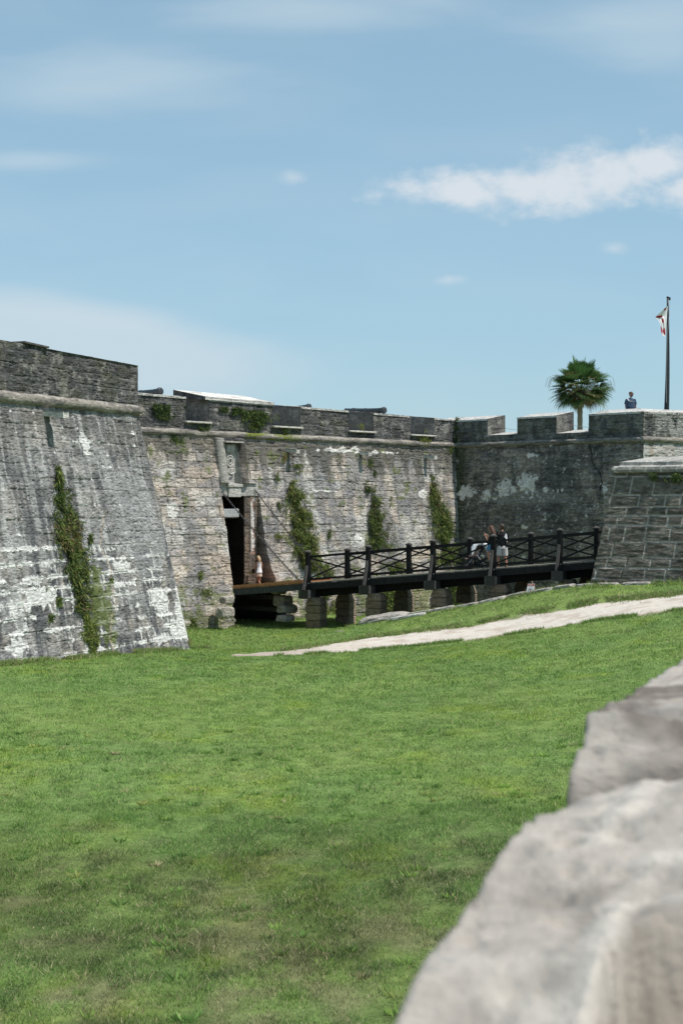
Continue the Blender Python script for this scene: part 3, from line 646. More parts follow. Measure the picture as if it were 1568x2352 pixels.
segs.append((p, 21.6, 'm', 0))
zC = lambda u: 10.40 - .009 * np.asarray(u, float)
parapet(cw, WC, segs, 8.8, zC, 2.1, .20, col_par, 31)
# thick sloping slab on the second merlon
a, b = eu[0][1] - .5, eu[1][0]; m = MB()
A0 = WC.pos(a + .2, zC(a) + .10, .08, False); B0 = WC.pos(b + .02, zC(b) + .10, .08, False); A1 = WC.pos(a + .2, zC(a) + .52, -2.1, False); B1 = WC.pos(b + .02, zC(b) + .52, -2.1, False)
ctop = lambda u, z, r, r2, dz, du: (mixc(np.ones(u.shape + (3,)) * np.array([.66, .63, .58]), (.40, .38, .35), sst(fbm(u * 2, z * 2, 503, 4), .5, .68) * .8), np.zeros(u.shape))
surf(m, A0, B0, A1, B1, .06, ctop, 35, (0, 0, 1), .4, .1); surf(m, A0 - [0, 0, .14], B0 - [0, 0, .14], A0, B0, .05, col_top, 36, (WC.N[0], WC.N[1], 0), .2, 0)
surf(m, A0 - [0, 0, .14], A0, A1 - [0, 0, .4], A1, .08, col_par, 37, (-WC.T[0], -WC.T[1], 0), .2, 0); surf(m, B0 - [0, 0, .14], B0, B1 - [0, 0, .4], B1, .08, col_par, 38, (WC.T[0], WC.T[1], 0), .2, 0, flip=True)
m.build('coping_slab', M_stone, cw)
for (x, y, l) in [(661, 1035, .68), (827, 1041, .68), (976, 1049, .72)]: spout(WC, x, y, l, cw)
# lintel ledges, cap over the panel
m = MB(); T3 = np.array([WC.T[0], WC.T[1], 0]); N3 = np.array([WC.N[0], WC.N[1], 0]); RC = np.stack([T3, N3, [0, 0, 1]], 1)
pn = lambda u, z, d=0: WC.pos(u, z, d - BT * max(WC.zc - z, 0))          # on the cordon-line vertical plane
off = BT * (ZC - ZN)
for (u, w, z, dd, h, dp) in [(4.02, .95, 6.40, .10, .14, .10), (4.02, .80, 6.10, .04, .46, .06), (3.45, .60, 6.53, .03, .05, .10), (4.95, 1.05, 6.53, .03, .05, .10)]:
    P = np.array([*(WC.O + WC.T * u + WC.N * (off + dd / 2)), z]); m.box(P, (w, dp + .1, h), RC, col=(.47, .455, .42), bev=.015)
P = np.array([*(WC.O + WC.T * 4.02 + WC.N * .20), 8.42]); m.box(P, (1.15, .62, .06), RC, col=(.50, .48, .44), bev=.01)
P = np.array([*(WC.O + WC.T * 3.98 + WC.N * .16), 8.12]); m.box(P, (.5, .22, .34), RC, col=(.44, .43, .40), bev=.02)
m.build('door_lintel', M_stone, cw)
# relief carving: crown, shield and wreath shapes on the panel
m = MB()
def pan(u, z, d): return np.array([*(WC.O + WC.T * u + WC.N * (BT * 0 + d)), z])
t_ = np.linspace(0, 2 * math.pi, 20)
def ring(u, z, ru, rz, r, d): m.tube([pan(u + ru * math.cos(a), z + rz * math.sin(a), d) for a in t_], r, 6, col=(.50, .48, .45), cap=False)
ring(4.0, 7.55, .20, .26, .045, .16); ring(4.0, 7.55, .10, .13, .04, .18); ring(4.02, 7.08, .24, .12, .035, .24); ring(3.95, 7.88, .14, .08, .035, .13)
m.build('carved_arms', M_stone, cw, smooth=True)
# wooden cross beam, door posts and conduit inside the opening
pin = lambda u, z, d: np.array([*(WC.O + WC.T * u + WC.N * (off + d)), z])
m = MB(); m.beam(pin(3.0, 5.12, -.30), pin(4.60, 5.12, -.30), .22, .44, col=(.34, .35, .35), bev=.05); m.build('door_beam', M_wood, cw)
m = MB(); m.tube([pin(4.15, .0, -1.2), pin(4.15, 1.15, -1.2)], .05, 8, col=(.2, .23, .23)); m.box(pin(4.15, 1.1, -1.2), (.16, .16, .35), RC, col=(.2, .23, .23)); m.tube([pin(4.3, -.05, -1.1), pin(4.3, .5, -1.1)], .035, 8, col=(.2, .23, .23)); m.build('conduit_pipe', M_iron, cw)
bl = MB(); bl.add([WC.pos(-7, 9, -.1, False), WC.pos(21.4, 9, -.1, False), WC.pos(21.4, 9, -12, False), WC.pos(-7, 9, -12, False)], quads=[(0, 1, 2, 3)], col=(.35, .33, .3)); bl.build('gun_deck', M_stone, cw)

# ---- right bastion ----
rb = thing('right_bastion', (15.0, 75.0, 1.0), 'dark weathered bastion with open embrasures, in shade below the palm and flagpole', 'bastion')
dR = np.linalg.solve(np.array([[-.676, -.737], [.5, -.866]]), np.array([1., 1.])); kF = float(dR @ WF.T); kR = float(dR @ WR.T)
def exF(u, z, d, c, uu): 
    k1 = np.abs(u - (9.0 + .35 * np.sin(z * 1.3) + .9 * (fbm(z * 1.1, 0 * z, 91, 3) - .5))); m_ = (1 - sst(k1, .02, .05)) * sst(z, 5.8, 6.3)
    return d - .06 * m_, mixc(c, (.03, .03, .03), m_ * .8), uu + kF * BT * np.maximum(ZC - z, 0) * np.clip(u / 11.9, 0, 1)
def exR(u, z, d, c, uu): return d, c, uu + kR * BT * np.maximum(ZC - z, 0) * (1 - np.clip(u / 12, 0, 1))
UF = 11.9
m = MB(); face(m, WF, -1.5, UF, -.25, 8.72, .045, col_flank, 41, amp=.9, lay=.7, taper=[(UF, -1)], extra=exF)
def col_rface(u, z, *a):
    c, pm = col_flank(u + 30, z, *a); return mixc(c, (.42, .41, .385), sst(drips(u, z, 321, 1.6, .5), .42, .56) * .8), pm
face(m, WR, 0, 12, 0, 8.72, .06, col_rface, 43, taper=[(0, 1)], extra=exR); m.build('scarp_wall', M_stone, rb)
def fcor(U, A, c): return c * .8
m = MB(); cordon(m, WF, -.3, UF + .12, 8.78, .15, 55, colf=fcor, ends=False); m.build('cordon', M_stone, rb, smooth=True)
m = MB(); cordon(m, WR, -.12, 12, 8.78, .15, 56); m.build('cordon', M_stone, rb, smooth=True)
g1 = (ux(WF, 1119, 9), ux(WF, 1187, 9), 9.28); g2 = (ux(WF, 1277, 9), ux(WF, 1351, 9), 9.24)
cp2 = lambda u, z, *a: col_par(u + 50, z, *a, lit=False)
parapet(rb, WF, [(-1.6, g1[0], 'm', 0), (g1[0], g1[1], 'e', g1[2]), (g1[1], g2[0], 'm', 0), (g2[0], g2[1], 'e', g2[2]), (g2[1], UF, 'm', 0)], 8.8, lambda u: 10.17 + 0 * np.asarray(u, float), 1.6, .28, cp2, 45, lit=False, mitre={UF: kF})
cp3 = lambda u, z, *a: (mixc(col_par(u + 70, z, *a)[0], (.36, .35, .33), sst(drips(u, z, 322, 1.8, .7), .42, .58) * .7), np.zeros(u.shape))
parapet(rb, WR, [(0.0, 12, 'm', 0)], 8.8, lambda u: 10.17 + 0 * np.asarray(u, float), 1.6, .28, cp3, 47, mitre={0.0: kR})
bl = MB(); c4 = [WF.pos(-1.5, 8.9, -.1, False), WF.pos(UF - .1, 8.9, -.1, False), WR.pos(12, 8.9, -.1, False), WR.pos(12, 8.9, -14, False), WF.pos(-1.5, 8.9, -12, False)]
bl.add(c4, polys=[range(5)], col=(.35, .33, .3)); bl.build('gun_deck', M_stone, rb)
m = MB(); m.box((15.1, 79.2, 9.22), (2.6, 1.6, .62), col=(.4, .38, .35), bev=.03); m.build('firing_step', M_stone, rb)

# ---- ravelin block at the right ----
DV = np.array([.9, -.436]); DV /= np.linalg.norm(DV)
WV = Wall((11.05, 61.0), DV, (-.436, -.9)); WV.zc = 6.9
x0 = (1412 - 784) / 3500; WV.O = np.array([x0 * 61.0, 61.0]); zv = CZ + (1160 - 1086) / 3500 * 61
WV.zc = zv
rv = thing('ravelin_wall', (13, 60, 2.6), 'dark block wall with pale mortar lines and sloped cap, right of the bridge', 'stone wall')
CE = np.array([zv + .0 - k for k in (0, .05, .60, 1.92 - .0, 1.92)]); 
def vblocks(u, z):
    r = np.random.default_rng(5)
    ys = [1095, 1137, 1164, 1184, 1206, 1243, 1278, 1303, 1328, 1352, 1380]; E = np.array([CZ + (1160 - y) / 3500 * 60.6 for y in ys][::-1]); E = np.concatenate([[0], E, [zv + 1]])
    zz = z + .02 * (fbm(u * .9, z, 5, 3) - .5); ci = np.clip(np.searchsorted(E, zz) - 1, 0, len(E) - 2); dz = np.minimum(zz - E[ci], E[ci + 1] - zz); du = np.full(u.shape, 9.); bi = np.zeros(u.shape, int)
    for c in np.unique(ci):
        mm = ci == c; F = -5 + r.uniform(0, 1) + np.cumsum(r.uniform(.55, 1.25, 60)); k = np.clip(np.searchsorted(F, u[mm]) - 1, 0, 58); du[mm] = np.minimum(u[mm] - F[k], F[k + 1] - u[mm]); bi[mm] = k
    return _h(ci * 131, bi * 17, 3), dz, du
def exV(u, z, d, c, uu):
    rnd, dz, du = vblocks(u, z); j = np.minimum(dz, du) + .012 * (fbm(u * 6, z * 6, 93, 3) - .5); k = 1 - sst(j, .018, .042)
    c = np.ones(u.shape + (3,)) * np.array([.15, .138, .118]) * (.72 + .5 * rnd)[..., None]; c = layers(c, u, z, 520, .4); c = mixc(c, (.070, .063, .055), sst(fbm(u * 1.8, z * 3.5, 94, 4, .6), .44, .62) * .75); c = mixc(c, (.24, .225, .195), sst(fbm(u * 3, z * 9, 95, 3), .57, .7) * .5)
    c = mixc(c, (.47, .44, .40), k * .9 * sst(fbm(u * 1.5, z * 1.5, 98, 3), .22, .36)); d = .05 * (fbm(u * .8, z * .8, 96, 3) - .5) + .06 * (fbm(u * 2, z * 8, 97, 4) - .5) - .04 * k
    return d, c, uu + .30 * BT * 0 * z
BTV = .18
cf = lambda u, z, *a: (np.ones(u.shape + (3,)) * .2, np.zeros(u.shape))
dV = np.linalg.solve(np.array([[-.436, -.9], [-.9, .436]]), np.array([1., 1.]))
WV2 = Wall(WV.O, (.436, .9), (-.9, .436)); WV2.zc = zv
def exV2(u, z, d, c, uu): return exV(u + 20, z, d, c, uu)[0:2] + (uu + float(dV @ WV2.T) * BT * np.maximum(zv - z, 0) * (1 - np.clip(u / 6, 0, 1)),)
def exV1(u, z, d, c, uu): return exV(u, z, d, c, uu)[0:2] + (uu + float(dV @ WV.T) * BT * np.maximum(zv - z, 0) * (1 - np.clip(u / 8, 0, 1)),)
m = MB(); face(m, WV, 0, 8, 1.5, zv, .035, cf, 61, extra=exV1); face(m, WV2, 0, 6, 0, zv, .05, cf, 62, extra=exV2); m.build('block_face', M_stone, rv)
# cap: overhanging moulded course then a sloped top
def capring(u0, u1, W_, zz, offs, seed, col):
    pass
m = MB()
for (W_, L_) in ((WV, 8.), (WV2, 6.)):
    prof = [(-.02, -.02), (.10, .02), (.13, .12), (.10, .22), (.02, .26), (-.10, .27), (-.14, .29), (-.15, .42), (-.25, .46), (-1.2, .66)]
    U = np.linspace(-.13, L_, int(L_ / .05)); PP = []
    for (o, h) in prof:
        t_ = (U + .13) / (L_ + .13); jit = .03 * (fbm(U * 2.5, 0 * U + h * 9, 64, 3) - .5) * sst(t_, 0, .03)
        PP.append(W_.pos(-o + (L_ + o) * t_, zv + h + jit, o + jit * .5, False))
    PP = np.array(PP); hh = np.array([p_[1] for p_ in prof])[:, None] + 0 * U[None]
    c = np.ones(PP.shape[:2] + (3,)) * np.array([.30, .285, .26]); c = mixc(c, (.42, .395, .36), sst(hh, .2, .28)); c = mixc(c, (.2, .19, .17), sst(fbm(U[None] * 3 + 0 * hh, hh * 6, 65, 3), .5, .65) * .6)
    jn = np.minimum(np.mod(U, .62), .62 - np.mod(U, .62))[None] + 0 * hh; c = mixc(c, (.62, .60, .56), (1 - sst(jn, .02, .05)) * .6)
    fl = np.cross([W_.T[0], W_.T[1], 0], [0, 0, 1]) @ np.array([W_.N[0], W_.N[1], 0]) < 0
    m.grid(PP, c, flip=fl)
m.build('cap', M_stone, rv)
print('door/niche', WC.hit(537, 1352), WC.hit(633, 1341), 'emb', eu, 'gaps', g1, g2)

#REST
# ------------------------------------------------------------------ bridge
BD = np.array([.8915, -.453, 0.]); BP = np.array([.453, .8915, 0.]); BO = np.array([-4.91, 69.57, 0.]); BW = 3.6
def dz_(s): return 1.68 + .0905 * s
def bp(s, w, z=0.): return BO + BD * s + BP * w + np.array([0, 0, dz_(s) + z])
def s_at(x, w=0.):
    k = (x - 784) / 3500; o = BO + BP * w
    return float((k * o[1] - o[0]) / (BD[0] - k * BD[1]))
RB = np.stack([BD, BP, [0, 0, 1.]], 1)
SL = math.atan(.0905); BDs = np.array([BD[0] * math.cos(SL), BD[1] * math.cos(SL), math.sin(SL)])
RBs = np.stack([BDs, BP, np.cross(BDs, BP)], 1)
wd = lambda k=1.0: np.array([.017, .016, .016]) * k * random.uniform(.8, 1.25)
sn = [s_at(x) for x in (708, 846, 994.5, 1132.8, 1285.5)]; sn.append(sn[-1] + (sn[-1] - sn[-2]))
sf = [s_at(x, BW) for x in (797, 938, 1078.5, 1218, 1369)]
print('posts', sn, sf)
s0 = sn[0] - .3; s1 = sn[-1] + .3
br = thing('timber_bridge', bp(s0, BW / 2, -2), 'black timber footbridge with cross braced rails on stone piers', 'bridge')
# planks
m = MB(); s = s0 + .02
while s < s1:
    w_ = .245; k = random.uniform(.8, 1.2); m.box(bp(s + w_ / 2, BW / 2 + random.uniform(-.015, .015), .0 + random.uniform(-.004, .004)), (w_ - .018, BW + .10, .055), RBs, col=np.array([.19, .175, .15]) * k)
    s += w_
m.build('deck_planks', M_plank, br)
for w_ in (.02, BW - .02):
    m = MB(); m.beam(bp(s0, w_, -.17), bp(s1, w_, -.17), .16, .27, col=wd(1.5)); m.build('edge_beam', M_wood, br)
for w_ in (.55, BW / 2, BW - .55):
    m = MB(); m.beam(bp(s0 + .2, w_, -.46), bp(s1, w_, -.46), .32, .34, col=wd(.8)); m.build('girder', M_wood, br)
for i, s in enumerate(sn):
    m = MB(); m.beam(bp(s, -.62, -.48), bp(s, BW + .62, -.48), .34, .35, col=(.075, .074, .072)); m.build('cross_beam', M_wood, br)
    m = MB(); m.beam(bp(s + .13, -.64, -.28), bp(s + .13, -.64, -.68), .03, .40, up=BD, col=(.02, .02, .02)); m.build('end_strap', M_iron, br)
def post(s, w, sg):
    p = MB(); P0 = bp(s, w, -.5); P1 = bp(s, w, 1.30); p.beam(P0, P1, .20, .20, up=BP, col=wd(), bev=.012)
    p.beam(bp(s, w, 1.30), bp(s, w, 1.325), .17, .17, up=BP, col=wd()); c = bp(s, w, 1.37); p.box(c, (.25, .25, .09), RB, col=(.06, .058, .055), bev=.02)
    p.box(bp(s, w, 1.44), (.20, .20, .05), RB, col=(.10, .097, .09), taper=.25)
    o = p.build('post', M_wood, br)
    b = MB(); b.beam(bp(s, w + sg * .44, -.30), bp(s, w + sg * .10, .78), .13, .10, up=BD, col=(.075, .072, .068)); b.build('strut', M_wood, br)
    for dx, dzz in ((-.05, -.10), (.06, -.02)):
        b = MB(); c = bp(s + dx, w + sg * .105, dzz); b.box(c, (.045, .015, .045), RB, col=(.30, .30, .30)); b.build('bolt', M_iron, br)
for s in sn: post(s, -.02, -1)
for s in sf: post(s, BW + .02, 1)
def bay(a, b, w):
    for (z0, z1, nm, hw) in ((1.16, 1.16, 'top_rail', (.09, .10)), (.16, .16, 'bottom_rail', (.09, .09))):
        m = MB(); m.beam(bp(a + .1, w, z0), bp(b - .1, w, z1), hw[0], hw[1], col=wd(1.2)); m.build(nm, M_wood, br)
    for (z0, z1, o) in ((1.10, .22, -.022), (.22, 1.10, .022)):
        m = MB(); m.beam(bp(a + .1, w + o, z0), bp(b - .1, w + o, z1), .04, .065, col=wd(1.2)); m.build('cross_brace', M_wood, br)
for a, b in zip(sn[:-1], sn[1:]): bay(a, b, -.02)
for a, b in zip(sf[:-1], sf[1:]): bay(a, b, BW + .02)
bay(sf[0] - (sf[1] - sf[0]), sf[0], BW + .02) if False else None
# stone piers
def pier(s, w, warm):
    c = bp(s, w, 0); top = dz_(s) - .66; zb = min(float(terr(c[0], c[1])), 0.02) - .35
    if s > 11: zb = top - 2.6
    h = (top - zb); n_ = max(2, round(h / .36)); m = MB(); z = zb; hh = h / n_
    for i in range(n_):
        W_ = .74 + random.uniform(-.015, .015) + (.06 if i == 0 else 0); tp = .74 if i == n_ - 1 else 1.0
        base = np.array([.23, .18, .125]) * random.uniform(.7, 1.15) if warm else np.array([.34, .27, .21]) * random.uniform(.8, 1.1)
        ni = 5; V = []
        m.box((c[0], c[1], z + hh / 2), (W_, W_, hh - .012), RB, col=base, bev=.03, taper=tp); z += hh
    return m
for i, s in enumerate(sn):
    for w in (.30, BW - .12):
        if s == sn[-1] and w > 1: continue
        c = bp(s + (.24 if w < 1 else .10), w); pr = thing('stone_pier', (c[0], c[1], 0), None, 'pier', 'stone piers under the bridge')
        near = w < 1
        o = ['first', 'second', 'third', 'fourth', 'fifth', 'sixth'][i]
        pr['label'] = ('stacked block pier on the near side of the bridge, %s from the drawbridge' if near else 'shaded block pier on the far side of the bridge, %s from the drawbridge') % o
        pier(s + (.24 if near else .10), w, near).build('pier_blocks', M_stone, pr)

# ---- drawbridge leaf ----
db = thing('drawbridge', bp(-.2, 1.4), 'lowered drawbridge leaf with rust orange planks in front of the doorway', 'drawbridge')
m = MB(); s = -.55
while s < s0 - .02:
    k = random.uniform(.8, 1.15); m.box(bp(s + .12, 1.44, .02 + random.uniform(-.004, .004)), (.225, 2.86, .06), RBs, col=np.array([.40, .19, .095]) * k); s += .245
m.build('leaf_planks', M_plank, db)
m = MB(); m.beam(bp(-.05, .03, .10), bp(s0 - .05, .03, .10), .10, .11, col=(.42, .20, .095)); m.build('kerb_board', M_plank, db)
m = MB(); m.beam(bp(-.05, 2.85, .10), bp(s0 - .05, 2.85, .10), .10, .11, col=(.42, .20, .095)); m.build('kerb_board', M_plank, db)
for w_ in (.10, 1.4, 2.75):
    m = MB(); m.beam(bp(-.5, w_, -.16), bp(s0 + .02, w_, -.16), .16, .28, col=(.060, .066, .064)); m.build('leaf_beam', M_wood, db)
# chains
def chain(a, b, sag, label):
    a = np.array(a); b = np.array(b); Ln = np.linalg.norm(b - a); n_ = int(Ln / .085); m = MB()
    t = np.linspace(0, 1, n_ + 1); P = a + (b - a) * t[:, None]; P[:, 2] -= sag * 4 * t * (1 - t)
    for i in range(n_):
        d = P[i + 1] - P[i]; d /= np.linalg.norm(d); u = np.cross(d, [0, 0, 1]); u /= np.linalg.norm(u); w = np.cross(d, u)
        if i % 2: u = w
        c = (P[i] + P[i + 1]) / 2; th = np.linspace(0, 2 * math.pi, 9)[:-1]
        ring_ = [c + d * .062 * math.cos(q) + u * .034 * math.sin(q) for q in th]; ring_.append(ring_[0])
        m.tube(ring_, .0145, 5, col=(.035, .033, .032), cap=False)
    o = m.build('chain', M_iron, origin=tuple(a)); tag(o, label, 'chain', 'drawbridge chains')
chain(WC.pos(3.22, 6.05, .03), bp(s0 - .15, .12, .08), .10, 'iron chain from the left end of the lintel to the near corner of the drawbridge')
chain(np.array([*(WC.O + WC.T * 5.38 + WC.N * (off + .03)), 6.22]), bp(s0 - .15, 2.9, .08), .12, 'iron chain from the right end of the lintel to the far corner of the drawbridge')

# ------------------------------------------------------------------ retaining wall and bank stones
rw = thing('retaining_wall', (5, 63.5, .8), 'low flat stone edging holding the grass bank beside the bridge piers', 'stone edging')
def rock(c, sz, R, seed, col, amp=.05, n=22, mmo=None):
    P = []; th = np.linspace(-math.pi / 2, math.pi / 2, n // 2 + 2)[:, None]; ph = np.linspace(0, 2 * math.pi, n * 2, endpoint=False)[None]
    def sp(v, p): return np.sign(v) * np.abs(v) ** p
    X = sp(np.cos(th), .35) * sp(np.cos(ph), .45); Y = sp(np.cos(th), .35) * sp(np.sin(ph), .45); Z = sp(np.sin(th), .45) + 0 * ph
    k = 1 + amp * 4 * (fbm(X * 1.7 + seed, Y * 1.7 + Z * 1.3, seed, 4, .6) - .5)
    V = np.stack([X * sz[0] / 2 * k, Y * sz[1] / 2 * k, Z * sz[2] / 2 * k], -1) @ R.T + np.asarray(c)
    cc = np.ones(X.shape + (3,)) * np.asarray(col); cc = mixc(cc, np.asarray(col) * .45, sst(fbm(X * 3 + seed, Y * 3 + Z * 3, seed + 3, 4), .45, .65) * .7)
    (mmo).grid(V, cc, cyc=True)
edp = np.stack([EDX, EDY], -1); seg = []; x = .30; i = 0
def edge_pt(x): return np.array([x, np.interp(x, EDX, EDY)])
m = MB(); first = True
while x < 11.2:
    l = random.uniform(.7, 1.25); a = edge_pt(x); b = edge_pt(x + l); c = (a + b) / 2; d = b - a; d /= np.linalg.norm(d)
    zt_ = float(terr(c[0] , c[1] - .35)); za = float(terr(a[0], a[1] - .35)); zb_ = float(terr(b[0], b[1] - .35)); sl = math.atan2(zb_ - za, l)
    dx = np.array([d[0] * math.cos(sl), d[1] * math.cos(sl), math.sin(sl)]); dy = np.array([-d[1], d[0], 0]); R = np.stack([dx, dy, np.cross(dx, dy)], 1)
    mm = MB()
    if x > 1.6: rock((c[0], c[1] + .10, zt_ - .03 + random.uniform(-.02, .04)), (l * 1.02, .62 + random.uniform(0, .25), .22), R, i + 3, np.array([.46, .43, .39]) * random.uniform(.8, 1.1), mmo=mm); mm.build('coping_stone', M_stone, rw)
    # wall blocks below facing the bridge
    hgt = zt_ + .3; nb = int(hgt / .35)
    for k in range(max(nb, 1)): m.box((c[0], c[1] + .2, zt_ - .12 - .36 * (k + .5)), (l * 1.01, .4, .34), np.stack([[d[0], d[1], 0], dy, [0, 0, 1]], 1), col=np.array([.25, .22, .19]) * random.uniform(.7, 1.1), bev=.03)
    x += l * .97; i += 1
m.build('wall_blocks', M_stone, rw)
# fallen flat slabs at the low end
m = MB(); cA = at(885, 1424, 64.6); R = Matrix.Rotation(math.radians(-24), 3, 'Z') @ Matrix.Rotation(math.radians(-9), 3, 'Y') @ Matrix.Rotation(math.radians(6), 3, 'X')
rock(cA + [0, .2, -.08], (2.2, 1.2, .62), np.array(R), 15, (.43, .40, .36), amp=.07, mmo=m, n=40)
tag(m.build('flat_boulder', M_stone, origin=tuple(cA)), 'long flat grey slab lying at the low end of the grass bank', 'rock', 'slabs on the bank')
m = MB(); cA = at(795, 1452, 63.3); R = Matrix.Rotation(math.radians(-15), 3, 'Z'); rock(cA, (.9, .5, .10), np.array(R), 25, (.30, .28, .24), mmo=m)
tag(m.build('flat_boulder', M_stone, origin=tuple(cA)), 'thin stone slab sunk in the grass just below the long slab', 'rock', 'slabs on the bank')
m = MB(); cA = at(935, 1416, 63.4); R = Matrix.Rotation(math.radians(-10), 3, 'Z') @ Matrix.Rotation(math.radians(-10), 3, 'Y'); rock(cA, (1.5, .5, .14), np.array(R), 27, (.60, .58, .54), mmo=m)
tag(m.build('flat_boulder', M_stone, origin=tuple(cA)), 'pale flat stone on the grass against the long slab', 'rock', 'slabs on the bank')
# rubble stones at the foot of the doorway
for k, (x, y, Y, sz, lb_) in enumerate([(655, 1420, 69.2, (.75, .6, .3), 'rounded rubble stone at the grass edge right of the dark pit'), (650, 1380, 69.9, (.9, .6, .5), 'bulging pale rubble block beside the dark pit'), (640, 1355, 70.3, (.7, .5, .4), 'pale rubble block just under the drawbridge, right side'), (660, 1398, 69.6, (1.0, .6, .4), 'broad pale rubble block above the grass, right of the pit'), (517, 1407, 67.6, (.8, .5, .5), 'broken rubble block left of the dark pit'), (520, 1378, 68.0, (.6, .5, .35), 'upper rubble block left of the dark pit')]):
    m = MB(); c = at(x, y, Y); rock(c, sz, RC, 31 + k, (.44, .40, .35), amp=.09, mmo=m); tag(m.build('rubble_stone', M_stone, origin=tuple(c)), lb_, 'rock', 'rubble by the doorway')

# ------------------------------------------------------------------ warning sign
def text_mesh(body, size):
    cu_ = bpy.data.curves.new('t', 'FONT'); cu_.body = body; cu_.size = size; cu_.align_x = 'CENTER'; o = bpy.data.objects.new('t', cu_); COL.objects.link(o)
    bpy.context.view_layer.update(); dg = bpy.context.evaluated_depsgraph_get(); me = bpy.data.meshes.new_from_object(o.evaluated_get(dg))
    V = np.array([v.co[:] for v in me.vertices]); F = [list(p.vertices) for p in me.polygons]; bpy.data.objects.remove(o); return V, F
c0 = at(1216, 1362, 61.6); c0[2] = float(terr(c0[0], c0[1])) - .02
c0 = at(1216, 1361, 61.9)
sg = thing('warning_sign', c0, 'small white no climbing sign with a red header leaning by the piers', 'sign')
tl = math.radians(9); X_ = np.array([.98, -.17, 0]); X_ /= np.linalg.norm(X_); Nn = np.array([X_[1], -X_[0], 0]); Z_ = np.array([math.sin(tl) * X_[0], math.sin(tl) * X_[1], math.cos(tl)]); Z_ = Z_ - Nn * .12
RS = np.stack([X_, -Nn, Z_], 1)
m = MB(); m.box(c0 + Z_ * .17, (.44 * .66, .012, .38), RS, col=(.72, .70, .70)); m.build('sign_board', M_cloth, sg)
m = MB(); m.box(c0 + Z_ * .315 + Nn * .009, (.27, .004, .07), RS, col=(.42, .09, .09)); m.build('red_header', M_cloth, sg)
m = MB()
def puttext(b, size, x, z, col):
    V, F = text_mesh(b, size); P = c0 + Nn * .013 + X_ * (V[:, :1] + x) + Z_ * (V[:, 1:2] + z); m.add(P, polys=F, col=col)
puttext('DANGER', .042, -.03, .316, (.85, .84, .82)); puttext('KEEP OFF', .03, -.03, .289, (.85, .84, .82))
m.build('header_lettering', M_cloth, sg); m = MB()
puttext('Do not climb', .030, 0, .245, (.15, .15, .17)); puttext('or sit on walls', .030, 0, .212, (.15, .15, .17))
t_ = np.linspace(0, 2 * math.pi, 25)
m.tube([c0 + Nn * .010 + X_ * .085 * math.cos(a) + Z_ * (.105 + .062 * math.sin(a)) for a in t_], .006, 5, col=(.2, .19, .2), cap=False)
m.tube([c0 + Nn * .010 + X_ * -.055 + Z_ * .145, c0 + Nn * .010 + X_ * .06 + Z_ * .062], .005, 5, col=(.2, .19, .2))
for (a, b) in (((-.005, .125), (0., .10)), ((0, .10), (-.02, .068)), ((0, .10), (.02, .07)), ((-.03, .115), (.02, .135))): m.tube([c0 + Nn * .010 + X_ * a[0] + Z_ * a[1], c0 + Nn * .010 + X_ * b[0] + Z_ * b[1]], .006, 5, col=(.08, .08, .08))
m.build('climbing_notice', M_cloth, sg)

# ------------------------------------------------------------------ cannons
def cannon(x, y, back, elev, label, L_=2.7, r=.20):
    u = ux(WC, x, 10); P = WC.pos(u, 0, -back, False); Y = P[1]; P[2] = CZ + (1160 - y) / 3500 * Y
    D = np.array([WC.N[0] * math.cos(elev), WC.N[1] * math.cos(elev), math.sin(elev)])
    t = thing('cannon', P - D * 1.6 - [0, 0, 1.0], label, 'cannon', 'cannons on the curtain gun deck')
    prof = [(0, .0), (0, .10), (.0, r * .78), (.06, r * .92), (.14, r * .88), (.20, r * .74), (.34, r * .66), (.36, r * .74), (.42, r * .74), (.44, r * .68), (1.3, r * .86), (1.33, r * .96), (1.42, r * .96), (1.45, r * .9), (2.1, r * 1.12), (2.14, r * 1.25), (2.24, r * 1.25), (2.27, r * 1.15), (2.65, r * 1.25), (2.72, r * 1.35), (2.8, r * .9), (2.84, r * .35), (2.9, r * .3), (2.96, r * .42), (3.04, r * .1)]
    m = MB(); pts = np.array([P - D * q[0] for q in prof]); m.tube(pts, 1, 18, col=(.028, .033, .038))
    # replace radii by re-adding properly
    m = MB(); u_ = np.cross([0, 0, 1], D); u_ /= np.linalg.norm(u_); w_ = np.cross(D, u_); a = np.arange(20) * 2 * math.pi / 20
    G = np.array([P - D * q[0] + q[1] * (np.cos(a)[:, None] * u_ + np.sin(a)[:, None] * w_) for q in prof]); m.grid(G, (.028, .033, .038), cyc=True)
    m.build('barrel', M_iron, t, smooth=True)
    m = MB(); base = 9.0
    for sg_ in (-1, 1):
        q = P - D * 1.5 + u_ * sg_ * .32; m.beam((q[0], q[1], base + .2), (q[0], q[1], P[2] - .15), .12, 1.0, up=(D[0], D[1], 0), col=(.05, .045, .04))
        for k in (1.0, 2.2):
            q = P - D * k + u_ * sg_ * .45; m.tube([(q[0] - u_[0] * .07, q[1] - u_[1] * .07, base + .22), (q[0] + u_[0] * .07, q[1] + u_[1] * .07, base + .22)], .22, 14, col=(.05, .045, .04))
    m.build('gun_carriage', M_wood, t)
cannon(389, 898.5, .55, math.radians(3), 'black cannon muzzle over the parapet beside the left bastion')
cannon(601, 917.5, 2.0, math.radians(2), 'black cannon barely showing above the pale sloping slab', r=.16)
cannon(752, 933.5, 1.2, math.radians(4), 'black cannon muzzle between the pale slab and the long barrel', r=.17)
cannon(909, 942.0, .75, math.radians(1.0), 'long black cannon barrel, rightmost on the curtain parapet')

